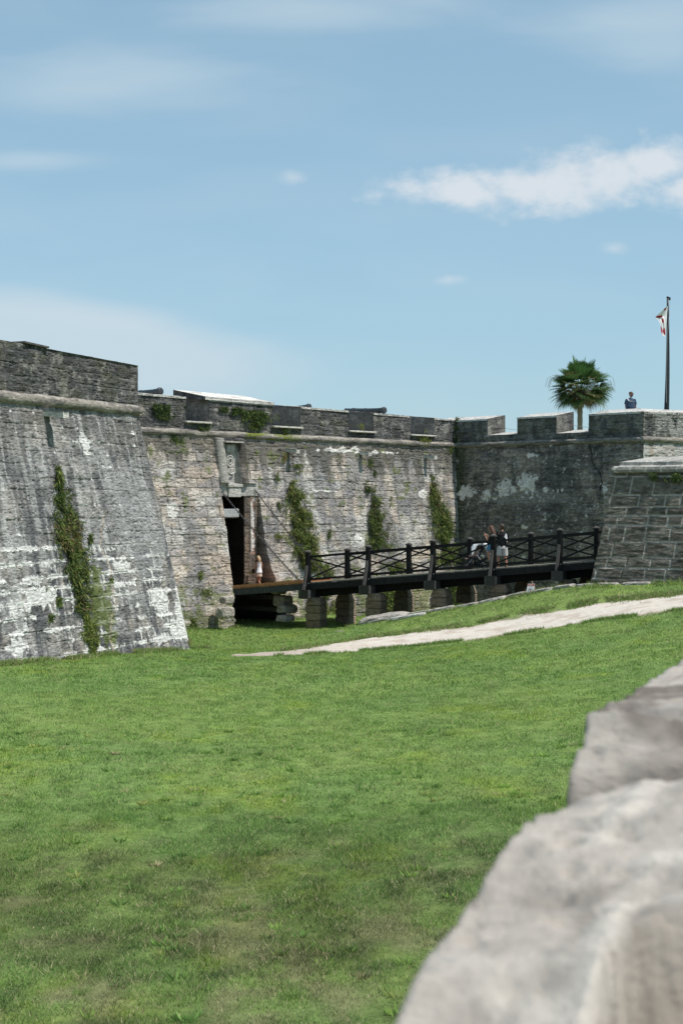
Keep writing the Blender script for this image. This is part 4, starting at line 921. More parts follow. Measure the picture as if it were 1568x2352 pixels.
# ------------------------------------------------------------------ flagpole + flag
fb_ = at(1527, 960, 80); fb_[2] = 8.9
fp = thing('flagpole', fb_, 'tall black tapered flagpole rising behind the bastion parapet', 'flagpole')
top = at(1532, 684, 80); m = MB(); t = np.linspace(0, 1, 12)
Pp = fb_ + (top - fb_) * t[:, None]; Pp[:, 0] += .06 * np.sin(t * math.pi); m.tube(Pp, .155 * (1 - t) + .048 * t, 14, col=(.014, .016, .020)); m.build('pole', M_iron, fp, smooth=True)
m = MB(); m.ell(top + [0, 0, .03], (.07, .07, .05), col=(.02, .02, .025)); m.box(top + [.10, 0, -.05], (.10, .05, .16), col=(.02, .02, .025)); m.build('truck', M_iron, fp)
m = MB(); m.tube([top + [.12, -.02, -.1], top + [.10, -.05, -.6], at(1531, 770, 79.9), at(1529, 925, 79.8)], .009, 5, col=(.5, .5, .5)); m.build('halyard', M_cloth, fp)
# flag: limp white cloth with a ragged red saltire, hung in folds
tag_fl = None
nu, nv = 44, 60
hoistT = at(1532.6, 702, 79.9); hoistB = at(1527, 773, 79.9)
A = np.zeros((nv, nu, 3)); C_ = np.zeros((nv, nu, 3))
fly = [(0, 1532.6, 702), (.12, 1521, 712), (.25, 1510, 722), (.33, 1503.5, 728.5), (.42, 1510, 733), (.55, 1515, 741), (.68, 1516, 748), (.82, 1516.5, 760), (.93, 1519, 770), (1, 1524, 773)]
for j in range(nv):
    v = j / (nv - 1); hx = hoistT + (hoistB - hoistT) * v
    fx = np.interp(v, [f[0] for f in fly], [f[1] for f in fly]); fy = np.interp(v, [f[0] for f in fly], [f[2] for f in fly])
    fe = at(fx, fy, 79.9 - .85)
    for i in range(nu):
        u = i / (nu - 1); p = hx * (1 - u) + fe * u
        p = p + np.array([0, 1., 0]) * (.16 * math.sin(u * 7 + v * 3) * min(1, u * 3) * .5 + .04 * math.sin(u * 17 + v * 7)) ; A[j, i] = p
        # position on the hanging cloth, used to place the folded arms of the red cross
        fxp = 1532.6 - 5.6 * v + (fx - (1532.6 - 5.6 * v)) * u; fyp = (702 + 71 * v) * (1 - u) + fy * u; red = False
        for (ex_, ey_, ax, ay, ro) in ((1526.5, 709.5, 2.2, 5.5, .35), (1513, 727.5, 7.5, 2.6, -.05), (1520.5, 737, 1.9, 5.5, -.15), (1517.6, 759, 2.6, 11, -.12), (1524, 762, 2.7, 8, -.2)):
            a_, b_ = (fxp - ex_) * math.cos(ro) + (fyp - ey_) * math.sin(ro), -(fxp - ex_) * math.sin(ro) + (fyp - ey_) * math.cos(ro)
            if (a_ / ax) ** 2 + (b_ / ay) ** 2 < 1 + .25 * math.sin(fxp * 2 + fyp): red = True
        C_[j, i] = (.55, .05, .08) if red else (.86, .86, .88)
m = MB(); m.grid(A, C_); A2 = A + np.array([0, .006, 0]); m.grid(A2, C_, flip=True)
fl_ = m.build('flag', M_flag, origin=tuple(hoistT), smooth=True); tag(fl_, 'limp white flag with ragged red diagonal cross on the black flagpole', 'flag')

# ropes across the embrasures
for (g, lab, y) in ((g1, 'thin rope sagging across the left open embrasure of the shaded bastion', 978), (g2, 'thin rope sagging across the open embrasure in front of the palm', 970)):
    a = WF.pos(g[0] + .03, 9.75, -1.3, False); b = WF.pos(g[1] - .02, 9.62, -1.3, False); t = np.linspace(0, 1, 12); P = a + (b - a) * t[:, None]; P[:, 2] -= .10 * np.sin(t * math.pi)
    m = MB(); m.tube(P, .010, 5, col=(.28, .27, .25)); tag(m.build('safety_rope', M_cloth, origin=tuple(a)), lab, 'rope', 'ropes across the embrasures')

# ------------------------------------------------------------------ palm tree
def palm():
    Y = 100.0; base = at(1330, 1160, Y); base[2] = .0; cen = at(1331, 886, Y); 
    t = thing('palm_tree', base, 'sabal palm with round fan crown and brown dead fronds above the bastion wall', 'palm tree')
    m = MB(); tt_ = np.linspace(0, 1, 60); P = base + (np.array([cen[0], cen[1], cen[2] - .9]) - base) * tt_[:, None]; r = .17 + .012 * np.sin(tt_ * 150) + .02 * (1 - tt_)
    m.tube(P, r, 16, col=(.33, .27, .21)); m.build('trunk', M_bark, t, smooth=True)
    m = MB()
    for k in range(60):                       # boot stubs
        a = random.uniform(0, 6.28); z = random.uniform(-1.45, -.55); r0 = .14 + .16 * (z + 1.45); p = cen + [math.cos(a) * r0, math.sin(a) * r0, z]
        m.beam(p, p + [math.cos(a) * .16, math.sin(a) * .16, .30], .10, .035, col=np.array([.30, .19, .12]) * random.uniform(.6, 1.2))
    m.build('leaf_bases', M_bark, t)
    def fan(mm, d, ln, stem, col, droop, spread=2.3, n=34, w=.03):
        d = np.array(d); d /= np.linalg.norm(d); side = np.cross(d, [0, 0, 1]); side /= np.linalg.norm(side) + 1e-6; up = np.cross(side, d)
        roll = random.uniform(-.5, .5); side, up = side * math.cos(roll) + up * math.sin(roll), up * math.cos(roll) - side * math.sin(roll)
        hub = cen + d * stem + np.array([0, 0, -.15 - droop * stem * .2])
        mm.tube([cen + [0, 0, -.75], (cen + hub) / 2 + [0, 0, -.05], hub], .014, 4, col=np.array(col) * .9)
        for i in range(n):
            a = (i / (n - 1) - .5) * spread; v = d * math.cos(a) + side * math.sin(a); l = ln * (1 - .30 * abs(a / spread * 2) ** 2) * random.uniform(.85, 1.08)
            fold = up * .18 * abs(a)
            q0 = hub; q1 = hub + (v + fold) * l * .55; q2 = hub + (v + fold) * l * .82 + [0, 0, -droop * l * .10]; q3 = hub + (v + fold) * l * .98 + [0, 0, -droop * l * .34]
            pw_ = np.cross(v, up); pw_ = side * math.cos(a) - d * math.sin(a); pw_ = pw_ * w * random.uniform(.7, 1.2)
            c = np.array(col) * random.uniform(.6, 1.35)
            V = [q0, q0, q1 - pw_, q1 + pw_, q2 - pw_ * .7, q2 + pw_ * .7, q3]
            mm.add(V, quads=[(2, 3, 5, 4)], tris=[(0, 3, 2), (4, 5, 6)], col=c)
    gm = MB(); dm = MB()
    dirs = []
    for k in range(84):
        zf = 1 - (k + .5) / 84 * 1.55; ph = k * 2.39996; el = math.asin(zf) + random.uniform(-.08, .08)
        d = (math.cos(ph) * math.cos(el), math.sin(ph) * math.cos(el), math.sin(el)); hi = max(0, math.sin(el))
        col = (.06 + .03 * random.random(), .125 + .04 * hi, .045) if random.random() < .75 else (.20, .21, .075)
        fan(gm, d, random.uniform(.95, 1.2), random.uniform(.85, 1.3), col, .2 + .5 * (1 - hi), n=32, w=.026)
    for k in range(26):
        ph = random.uniform(math.pi * .9, 2.1 * math.pi); el = math.radians(random.uniform(-55, 8)); d = (math.cos(ph) * math.cos(el), math.sin(ph) * math.cos(el), math.sin(el))
        fan(dm, d, random.uniform(.5, .8), random.uniform(.35, .85), (.30, .22, .16), 1.8, spread=1.5, n=22, w=.02)
    for (ox, oz, n_) in ((.55, .1, 260), (-.4, -.15, 140), (.1, -.4, 120)):         # fibrous seed stalks
        for k in range(n_):
            p = cen + [ox + random.gauss(0, .22), -.85 + random.gauss(0, .2), oz + random.gauss(0, .2)]; q = p + np.array([random.gauss(0, .14), random.gauss(0, .1), random.gauss(-.1, .14)])
            w_ = np.array([.006, 0, .006]); dm.add([p - w_, p + w_, q], tris=[(0, 1, 2)], col=np.array([.36, .20, .13]) * random.uniform(.5, 1.3))
    for (a0, l) in ((-1.9, 1.0), (-1.6, 1.1), (1.7, 1.2), (2.0, .9), (1.85, 1.5), (1.5, 1.0), (-2.05, .8)):
        sx = np.sign(a0); p = cen + [sx * 1.1, -.2, .25]; pts = [p, p + [sx * .45, 0, .30], p + [sx * .85, 0, .1], p + [sx * (1.0), 0, -.45]]
        if l > 1.1: pts = [cen + [1.4, -.2, -.2], cen + [1.62, -.2, -.7], cen + [1.6, -.2, -1.2], cen + [1.5, -.2, -1.7]]
        dm.tube(np.array(pts) + np.array([random.gauss(0, .1), 0, random.gauss(0, .12)]), .010, 4, col=(.22, .20, .17))
        for k in range(26):
            i_ = random.random() * 2.9; j = int(i_); b_ = np.array(pts[j]) * (1 - (i_ - j)) + np.array(pts[j + 1]) * (i_ - j); q = b_ + [random.gauss(0, .14), random.gauss(0, .1), -abs(random.gauss(0, .16))]
            dm.add([b_, b_ + [.008, 0, 0], q], tris=[(0, 1, 2)], col=(.24, .19, .15))
    gm.build('crown', M_leaf, t); dm.build('dead_fronds', M_leaf, t)
palm()

# ------------------------------------------------------------------ wall plants
GR = [(.10, .15, .048), (.18, .235, .06), (.28, .30, .085), (.055, .085, .036), (.27, .19, .11)]
def hang(wall, spine, n, label, pal=(4, 4, 2, 2, 0), l=.24, w=.028, group='plants growing on the walls', name='wall_plant', out=.16, stems=True, hangy=.5):
    """spine: (x, y, half width px) down the photo, planted on the wall face"""
    sp = np.array(spine, float); S0 = [wall.hit(a, b) for a, b, _ in spine]; S1 = [wall.hit(a + c * .74, b) for a, b, c in spine]
    U = np.array([q[0] for q in S0]); Zz = np.array([q[1] for q in S0]); Wd = np.array([abs(q[0] - p[0]) for p, q in zip(S0, S1)])
    seg = np.sqrt(np.diff(U) ** 2 + np.diff(Zz) ** 2) * (Wd[1:] + Wd[:-1]); cum = np.concatenate([[0], np.cumsum(seg)]); r = RNG.uniform(0, cum[-1], n)
    i = np.clip(np.searchsorted(cum, r) - 1, 0, len(seg) - 1); t = (r - cum[i]) / seg[i]
    off_ = np.clip(RNG.normal(0, .55, n), -1.3, 1.3); u = U[i] + (U[i + 1] - U[i]) * t + off_ * (Wd[i] + (Wd[i + 1] - Wd[i]) * t); z = Zz[i] + (Zz[i + 1] - Zz[i]) * t
    cl = fbm(u * 3.3, z * 3.3, 600 + n, 3, .6); k = cl + .13 * (1 - np.abs(off_)) > .53; u = u[k]; z = z[k]; cl = cl[k]; n = len(u)
    cz2 = fbm(u * 1.1, z * .9, 640 + n, 2)
    o = np.abs(RNG.normal(0, out * .65, n)) * (cl - .3) * 3; P = wall.pos(u, z, o)
    T3 = np.array([wall.T[0], wall.T[1], 0]); N3 = np.array([wall.N[0], wall.N[1], 0])
    d = T3 * RNG.normal(0, .6, n)[:, None] + N3 * RNG.uniform(.1, .9, n)[:, None] + np.array([0, 0, 1.]) * (RNG.normal(-.1, .6, n) + (.5 - hangy))[:, None]; d /= np.linalg.norm(d, axis=1)[:, None]
    q = RNG.normal(0, 1, (n, 3)); q = np.cross(q, d); q /= np.linalg.norm(q, axis=1)[:, None]
    ll = l * .85 * RNG.uniform(.35, 1.3, n)[:, None]; ww = w * .62 * RNG.uniform(.6, 1.4, n)[:, None]
    tip = P + d * ll + np.array([0, 0, -1]) * ll * .45 * RNG.uniform(0, 1, n)[:, None]; md = P + d * ll * .5
    V = np.stack([P, md + q * ww, tip, md - q * ww], 1)
    pr = np.array(pal, float); pr /= pr.sum(); ci = RNG.choice(5, n, p=pr); br_ = (cz2 > .62) & (RNG.random(n) < .55 * (pal[4] > 0)); ci[br_ & (RNG.random(n) < .5)] = 4
    c = np.array(GR)[ci] * RNG.uniform(.55, 1.45, (n, 1)); m = MB(); m.add(V.reshape(-1, 3), quads=np.arange(4 * n).reshape(-1, 4), col=np.repeat(c[:, None], 4, 1).reshape(-1, 3))
    org = wall.pos(U[-1], Zz[-1]); t_ = thing(name, org, label, 'plant', group); m.build('foliage', M_leaf, t_)
    if False:
        m = MB()
        for k in range(max(3, n // 500)):
            j = RNG.integers(0, n); p = wall.pos(u[j], z[j], .01); m.tube([p, p + N3 * .12 + [0, 0, -.15], p + N3 * .15 + T3 * RNG.normal(0, .1) + [0, 0, -.45]], .010, 4, col=(.10, .07, .05))
        m.build('stem', M_leaf, t_)
    return t_
hang(WL, [(127, 1072, 3), (134, 1095, 9), (140, 1130, 26), (150, 1170, 34), (155, 1220, 38), (165, 1270, 34), (175, 1320, 34), (180, 1360, 32), (188, 1400, 30)], 13000, 'long dark green and rusty plant hanging down the left bastion below the spout', pal=(4, 4, 2, 4, .45), out=.12)
hang(WL, [(180, 1385, 24), (195, 1420, 26), (200, 1450, 26), (212, 1480, 22), (222, 1506, 18)], 5200, 'bright green creeper spreading at the foot of the left bastion', pal=(1.5, 5, 4, 1, 0), l=.12, w=.03, out=.07)
for (x, y, r, n, t) in [(205, 1235, 7, 350, 'small dark tuft on the left bastion, right of the long plant'), (110, 1355, 9, 300, 'small green tuft in the joints left of the long plant'), (112, 1418, 9, 260, 'olive tuft low on the left bastion between lime patches'), (133, 1380, 9, 300, 'lower left green sprig beside the long plant'), (252, 1335, 6, 220, 'tiny green tuft below the lime band near the bastion corner')]:
    hang(WL, [(x, y - 8, r), (x + 2, y + 10, r * .8)], n, t, l=.16, w=.022, out=.08)
hang(WC, [(668, 1105, 6), (672, 1130, 20), (680, 1160, 34), (688, 1200, 36), (696, 1240, 38), (700, 1275, 34), (712, 1310, 30)], 15000, 'big bright green and golden fern plant on the curtain wall right of the doorway', pal=(3, 4, 3.5, 2, 1.0), out=.24)
hang(WC, [(840, 1105, 5), (845, 1120, 14), (856, 1150, 20), (862, 1190, 26), (866, 1225, 34), (870, 1258, 42)], 7500, 'sparse dark green plant on the middle of the curtain wall', pal=(4, 2, 1, 4, .6), out=.18)
hang(WC, [(990, 1110, 6), (994, 1140, 18), (1005, 1170, 26), (1012, 1205, 32), (1020, 1240, 36), (1024, 1290, 36)], 13000, 'thick leafy green plant on the curtain wall close to the inner corner', pal=(4, 4, 2, 2.5, .3), out=.26)
hang(WC, [(1046, 960, 5), (1048, 1000, 9), (1052, 1060, 6), (1056, 1110, 6), (1062, 1160, 8), (1064, 1230, 11)], 5200, 'narrow dark vine running down the inner corner between curtain and bastion', pal=(4, 1, .3, 6, 0), out=.14, l=.2)
hang(WC, [(530, 938, 40), (575, 948, 60), (592, 962, 44), (585, 985, 24)], 6000, 'dark green ferns hanging under the pale sloping slab', pal=(4, 2, .6, 4, 0), out=.08, l=.18)
hang(WC, [(365, 930, 44), (380, 945, 34), (375, 962, 20)], 2600, 'thin dark ferns on the parapet beside the left bastion', pal=(3, 1, .4, 5, 0), out=.06, l=.16)
for (x, y, r, n, t, p_) in [(465, 985, 16, 900, 'ferns on the parapet under the first sill slab', (3, 2, 1, 3, 0)), (655, 987, 14, 900, 'ferns under the second sill slab', (3, 3, 1, 2, 0)), (829, 985, 13, 700, 'golden grass tuft on the third sill slab', (1, 2, 6, 0, 2)), (973, 1013, 20, 900, 'golden green weeds under the fourth sill slab', (1, 3, 6, 0, 1)), (975, 993, 6, 120, 'tiny tuft standing on the fourth sill slab', (1, 3, 4, 0, 1)),
    (650, 1050, 7, 300, 'straw coloured tuft just below the roll moulding, left of the first spout', (1, 1, 6, 0, 2)), (680, 1075, 16, 700, 'green weeds above the big fern plant', (3, 3, 2, 2, 0)), (848, 1062, 9, 350, 'dark weeds below the middle spout', (3, 1, 1, 4, 0)), (858, 1090, 6, 220, 'small weeds above the sparse dark plant', (3, 2, 1, 4, 0)), (636, 1095, 9, 300, 'small shadowy weeds left of the big fern', (4, 2, 1, 3, 0)),
    (640, 1160, 7, 260, 'little tuft beside the right chain', (3, 2, 1, 3, 0)), (755, 1225, 7, 260, 'dark tuft right of the big fern plant', (3, 2, 1, 3, 0)), (640, 1225, 16, 420, 'pale green weeds in the joints below the right chain', (2, 4, 4, 1, 0)), (895, 1150, 8, 320, 'straggly sprig right of the sparse dark plant', (3, 2, 1, 4, .5)), (990, 1095, 7, 320, 'tuft under the spout nearest the inner corner', (3, 2, 1, 3, 0)), (400, 1003, 30, 700, 'dark weeds hanging from the moulding left of the carved panel', (3, 1, .5, 4, 0)),
    (1035, 1032, 14, 600, 'weeds at the end of the moulding by the inner corner', (3, 3, 1, 3, 0)), (440, 1430, 12, 900, 'leafy weeds on the curtain foot beside the bastion corner', (3, 5, 2, 2, 0)), (470, 1360, 22, 500, 'scattered green weeds in the joints left of the pit', (2, 5, 3, 1, 0)), (460, 1320, 10, 220, 'small weeds in the joints left of the doorway', (2, 5, 3, 1, 0))]:
    hang(WC, [(x, y - 9, r), (x + 1, y + 10, r * .9)], n, t, pal=p_, l=.20 if p_[2] > 4 else .15, w=.02, out=.08, stems=False, hangy=.2 if p_[2] > 4 else .5)
hang(WC, [(735, 1290, 26), (745, 1320, 34), (740, 1350, 30), (745, 1380, 34), (750, 1408, 40)], 5200, 'green creeper behind the first bridge piers', pal=(3, 4, 3, 2, 0), out=.12, l=.16)
hang(WC, [(905, 1290, 40), (900, 1340, 30), (895, 1370, 34), (900, 1398, 36)], 5200, 'green creeper behind the second and third bridge piers', pal=(3, 4, 3, 2, 0), out=.12, l=.16)
hang(WC, [(1035, 1330, 24), (1040, 1370, 26), (1042, 1400, 24)], 3600, 'dark green creeper low in the inner corner under the bridge', pal=(4, 3, 1, 3, 0), out=.12, l=.16)
for (x, y, n, t) in [(1500, 1092, 420, 'fern drooping from the cap of the block wall'), (1552, 1092, 700, 'bushy fern at the right frame edge under the block wall cap'), (1524, 1090, 160, 'tiny fern under the cap between two larger ferns')]:
    hang(WV, [(x, y - 4, 6 if n < 600 else 14), (x + 2, y + 10, 8 if n < 600 else 14)], n, t, pal=(4, 2, .5, 4, 0), l=.2, w=.02, out=.14, stems=False)
hang(WL, [(430, 1470, 5), (434, 1490, 6)], 300, 'grass tuft at the bastion corner foot', pal=(1, 4, 3, 0, 1), l=.2, w=.012, stems=False)

# ------------------------------------------------------------------ grass along the wall feet, then the lawn is finished
mb = mb_grass
uL = np.linspace(-1, 14, 30); ft = WL.pos(uL + kL * BT * 8.5 * (1 - np.clip(uL / 14, 0, 1)), .4)[:, :2] + WL.N * .12
uC = np.linspace(-6, 22, 30); fc = WC.pos(uC, 0)[:, :2] + WC.N * .15
for a in [(ft, 15000, .14, .16, .013, .3), (fc, 9000, .12, .14, .014, .15), (rw and np.stack([EDX[1:], EDY[1:] + .02], -1), 3000, .12, .16, .013, .25)]:
    V, C = strip(*a); mb.add(V, tris=np.arange(len(V)).reshape(-1, 3), col=C)
grass = mb_grass.build('grass', M_grass); tag(grass, 'short green lawn grass covering the dry moat', 'grass', kind='stuff')

# ------------------------------------------------------------------ foreground wall right beside the camera
E_ = np.array([at(770, 2600, 1.62), at(885, 2400, 1.75), at(962, 2250, 1.85), at(1080, 2060, 2.1), at(1182, 1910, 2.3), at(1256, 1835, 2.5), at(1312, 1792, 2.60), at(1322, 1745, 2.66), at(1350, 1655, 2.86), at(1356, 1628, 2.90), at(1424, 1617, 3.30), at(1434, 1592, 3.34), at(1520, 1555, 4.2), at(1568, 1515, 4.7), at(1640, 1480, 5.6), at(1760, 1440, 7.5)])
fg = thing('rubble_wall', (1.2, 3.0, CZ - 1.8), 'pale broken stone wall top in the blurred right foreground', 'stone wall')
yy = np.concatenate([np.arange(1.25, 5.0, .012), np.arange(5.0, 7.5, .05)]); ww = np.concatenate([np.array([-.004, -.003, -.002, -.001, 0]), np.arange(.01, 1.9, .012)])
ex = np.interp(yy, E_[:, 1], E_[:, 0], left=None); ex = np.where(yy < E_[0, 1], E_[0, 0] - (E_[0, 1] - yy) * .25, ex); ez = np.interp(yy, E_[:, 1], E_[:, 2])
YY, WW = np.meshgrid(yy, ww, indexing='ij'); XX = ex[:, None] + WW; ZZ = ez[:, None] + 0 * WW
up = .10 * sst(WW, 0, .7) * sst(2.75 - YY, 0, .3) + .02 * sst(WW, 0, .7)
# stepped stone layers: ledges that rise away from the viewer
t1 = 2.58 + .10 * (fbm(XX * 2, YY * 0, 701, 3) - .5); lay = fbm(XX * 1.2, YY * 5.5, 702, 4, .6)
ZZ = ZZ + up + .022 * (fbm(XX * 3, YY * 3, 703, 4) - .5) + .03 * (lay - .5) * sst(YY, 2.4, 2.7) + .012 * (fbm(XX * 14, YY * 14, 704, 3) - .5)
for (t0, h, sd) in ((2.60, .035, 1), (2.80, .03, 2), (3.05, .03, 3), (3.5, .02, 4)):
    tw = t0 + .12 * (fbm(XX * 2.3, 0 * XX, 710 + sd, 3) - .5); ZZ = ZZ - h * np.exp(-((YY - tw) / .035) ** 2) * sst(fbm(XX * 3, YY, 720 + sd, 2), .25, .45)
def wp(x, y):
    h = float(np.interp(y, [1600, 1800, 2000, 2352], [.42, .475, .53, .58])); Yd = h * 3500 / (y - 1160); return ((x - 784) / 3500 * Yd, Yd)
def pdist(pts):
    D = np.full(XX.shape, 9.); Q = [wp(*p) for p in pts]; wx = XX + .025 * (fbm(XX * 6, YY * 6, 750, 3) - .5); wy = YY + .03 * (fbm(XX * 6, YY * 6, 751, 3) - .5)
    for (ax, ay), (bx, by) in zip(Q[:-1], Q[1:]):
        vx, vy = bx - ax, by - ay; t = np.clip(((wx - ax) * vx + (wy - ay) * vy) / (vx * vx + vy * vy), 0, 1); D = np.minimum(D, np.hypot(wx - ax - vx * t, wy - ay - vy * t))
    return D
# lower block at the right corner, its edge throws a shadow
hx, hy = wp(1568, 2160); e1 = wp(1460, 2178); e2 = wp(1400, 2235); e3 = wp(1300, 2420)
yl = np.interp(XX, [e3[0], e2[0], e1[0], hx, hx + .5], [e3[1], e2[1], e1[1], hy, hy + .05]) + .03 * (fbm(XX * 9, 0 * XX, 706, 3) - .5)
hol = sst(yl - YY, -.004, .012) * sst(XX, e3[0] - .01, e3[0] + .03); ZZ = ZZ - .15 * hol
bri = pdist([(1500, 1800), (1455, 1880), (1405, 1985)]); bri2 = pdist([(1510, 2030), (1430, 2110), (1385, 2200), (1350, 2300), (1300, 2400)]); bri3 = pdist([(1510, 2030), (1600, 2050)])
seam = pdist([(1225, 1862), (1262, 1835), (1330, 1802), (1450, 1796), (1600, 1800)]); sm2 = pdist([(1340, 1742), (1440, 1752), (1600, 1738)]); sm3 = pdist([(1420, 1690), (1500, 1694), (1600, 1700)]); sm4 = pdist([(1440, 1606), (1600, 1600)]); jn = pdist([(1170, 1935), (1300, 1925), (1420, 1960)])
rdg = np.minimum(bri * .55, np.minimum(bri2 * .8, bri3 * .8)); ZZ = ZZ + .008 * (1 - sst(rdg, .004, .02))
ZZ = ZZ - .07 * (1 - sst(seam, .008, .05)) - .03 * (1 - sst(sm2, .005, .04)) - .025 * (1 - sst(sm3, .005, .04)) - .02 * (1 - sst(sm4, .005, .05)) - .012 * (1 - sst(jn, .004, .03))
ZZ = ZZ + .022 * (fbm(XX * 9, YY * 9, 752, 4, .65) - .5) - .014 * sst(fbm(XX * 24, YY * 24, 753, 3, .6), .55, .75)
side = sst(-WW, .0, .004); ZZ = ZZ - .03 * side * 1.0
XX = XX + .035 * (fbm(YY * 8, WW * 3, 708, 4, .55) - .5) * .75 * (1 - sst(WW, 0, .4))
c = np.ones(XX.shape + (3,)) * np.array([.42, .375, .33]); c = c * (.62 + .76 * fbm(XX * 7, YY * 9, 730, 5, .65))[..., None]
c = mixc(c, (.22, .19, .16), sst(fbm(XX * 2.5, YY * 5.5, 731, 4), .48, .64) * .7); c = mixc(c, (.16, .135, .115), sst(fbm(XX * 1.1, YY * 8, 735, 4, .6), .50, .62) * sst(YY, 2.5, 2.62) * .9); c = mixc(c, (.60, .545, .48), (1 - sst(rdg + .03 * (fbm(XX * 12, YY * 12, 760, 3) - .5), .006, .026)) * .8); c = mixc(c, (.19, .165, .145), (1 - sst(np.minimum(seam * .7, np.minimum(sm2, sm3)), .01, .06)) * .8)
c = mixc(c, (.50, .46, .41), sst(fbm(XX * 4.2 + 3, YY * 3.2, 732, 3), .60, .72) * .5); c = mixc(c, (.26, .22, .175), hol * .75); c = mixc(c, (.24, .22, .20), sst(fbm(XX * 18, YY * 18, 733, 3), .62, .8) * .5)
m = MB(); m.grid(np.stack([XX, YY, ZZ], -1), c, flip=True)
# left face going down to the moat floor
P0 = np.stack([XX[:, 0], YY[:, 0], ZZ[:, 0]], -1); K = 60; t = np.linspace(0, 1, K) ** 1.4; SF = P0[None] + 0 * t[:, None, None]; SF = SF.copy()
SF[..., 2] = P0[None, :, 2] * (1 - t[:, None]) + .1 * t[:, None]; SF[..., 0] += -.03 * 0 + .04 * (fbm(SF[..., 1] * 3, SF[..., 2] * 5, 740, 4) - .5) * sst(t, 0, .1)[:, None] + .25 * t[:, None]
m.grid(SF, np.ones(SF.shape) * np.array([.34, .30, .26]), flip=False)
m.build('wall_top', M_stone2, fg, smooth=True)
# near end face and ground of the covered way behind and below the viewer
cwy = MB(); cwy.add([(2.4, -8, CZ - 1.62), (14, -8, CZ - 1.62), (16, 9, CZ - 1.62), (3.6, 8, CZ - 1.62), (1.7, 3, CZ - 1.62), (.9, 1.25, CZ - 1.62), (-4, 1.2, CZ - 1.62), (-4, -8, CZ - 1.62)], polys=[range(8)], col=(.12, .16, .05))
tag(cwy.build('covered_way', M_soil), kind='structure')
ew = MB(); ew.box((-1.0, 1.05, (CZ - 1.62) / 2), (6.4, .35, CZ - 1.66), col=(.36, .34, .31))
tag(ew.build('counterscarp_wall', M_stone2, origin=(-1.0, 1.05, 0)), 'stone retaining wall below the viewer, outside the picture', 'stone wall')

# ------------------------------------------------------------------ people
def figure(name, foot, joints, edges, label, skin, yaw=0., k=1.0):
    """joints: name -> (x, y, z, rx, ry); one skinned body"""
    t = thing(name, foot, label, 'person'); c_, s_ = math.cos(yaw), math.sin(yaw)
    def tr(p): return (k * (p[0] * c_ - p[1] * s_), k * (p[0] * s_ + p[1] * c_), k * p[2])
    body = skinned('body', joints, edges, t, skin, tr, k); return t, tr
def skinned(name, joints, edges, parent, col, tr, k=1.0, sub=2, mat_=None):
    names = list(joints); me = bpy.data.meshes.new(name); me.from_pydata([tr(joints[n]) for n in names], [(names.index(a), names.index(b)) for a, b in edges], []); me.update()
    o = bpy.data.objects.new(name, me); COL.objects.link(o); o.parent = parent
    md = o.modifiers.new('Skin', 'SKIN'); md.use_smooth_shade = True
    if not me.skin_vertices: return o
    for i, n in enumerate(names):
        sv = me.skin_vertices[0].data[i]; j = joints[n]; sv.radius = (j[3] * k, (j[4] if len(j) > 4 else j[3]) * k); sv.use_root = (i == 0)
    sb = o.modifiers.new('Sub', 'SUBSURF'); sb.levels = sub; sb.render_levels = sub
    mm = bpy.data.materials.new(name + '_tone'); mm.use_nodes = True; b = mm.node_tree.nodes['Principled BSDF']; b.inputs['Base Color'].default_value = (*col, 1); b.inputs['Roughness'].default_value = .7; b.inputs['Specular IOR Level'].default_value = .25
    me.materials.append(mm); return o
def fingers(J, E, wrist, hand, side, tip_dir, curl=.3):
    """palm plus five unequal bent fingers"""
    w = np.array(J[wrist][:3]); h = np.array(hand); J[wrist + '_palm'] = (*h, .026, .014); E.append((wrist, wrist + '_palm')); d = h - w; d /= np.linalg.norm(d); s = np.cross(d, tip_dir); s /= np.linalg.norm(s)
    for i, (o, l) in enumerate(((-.027, .062), (-.009, .074), (.009, .080), (.027, .072))):
        a = h + s * o + d * .03; b = a + d * l * .5; c = b + (d * (1 - curl) + np.array(tip_dir) * curl) * l * .55
        for q, p, r in (('a', a, .009), ('b', b, .0085), ('c', c, .007)): J[f'{wrist}{i}{q}'] = (*p, r)
        E += [(wrist + '_palm', f'{wrist}{i}a'), (f'{wrist}{i}a', f'{wrist}{i}b'), (f'{wrist}{i}b', f'{wrist}{i}c')]
    a = h + s * -.035 * side; b = a + s * -.02 * side + d * .03; J[wrist + 'ta'] = (*a, .010); J[wrist + 'tb'] = (*b, .009); E += [(wrist + '_palm', wrist + 'ta'), (wrist + 'ta', wrist + 'tb')]
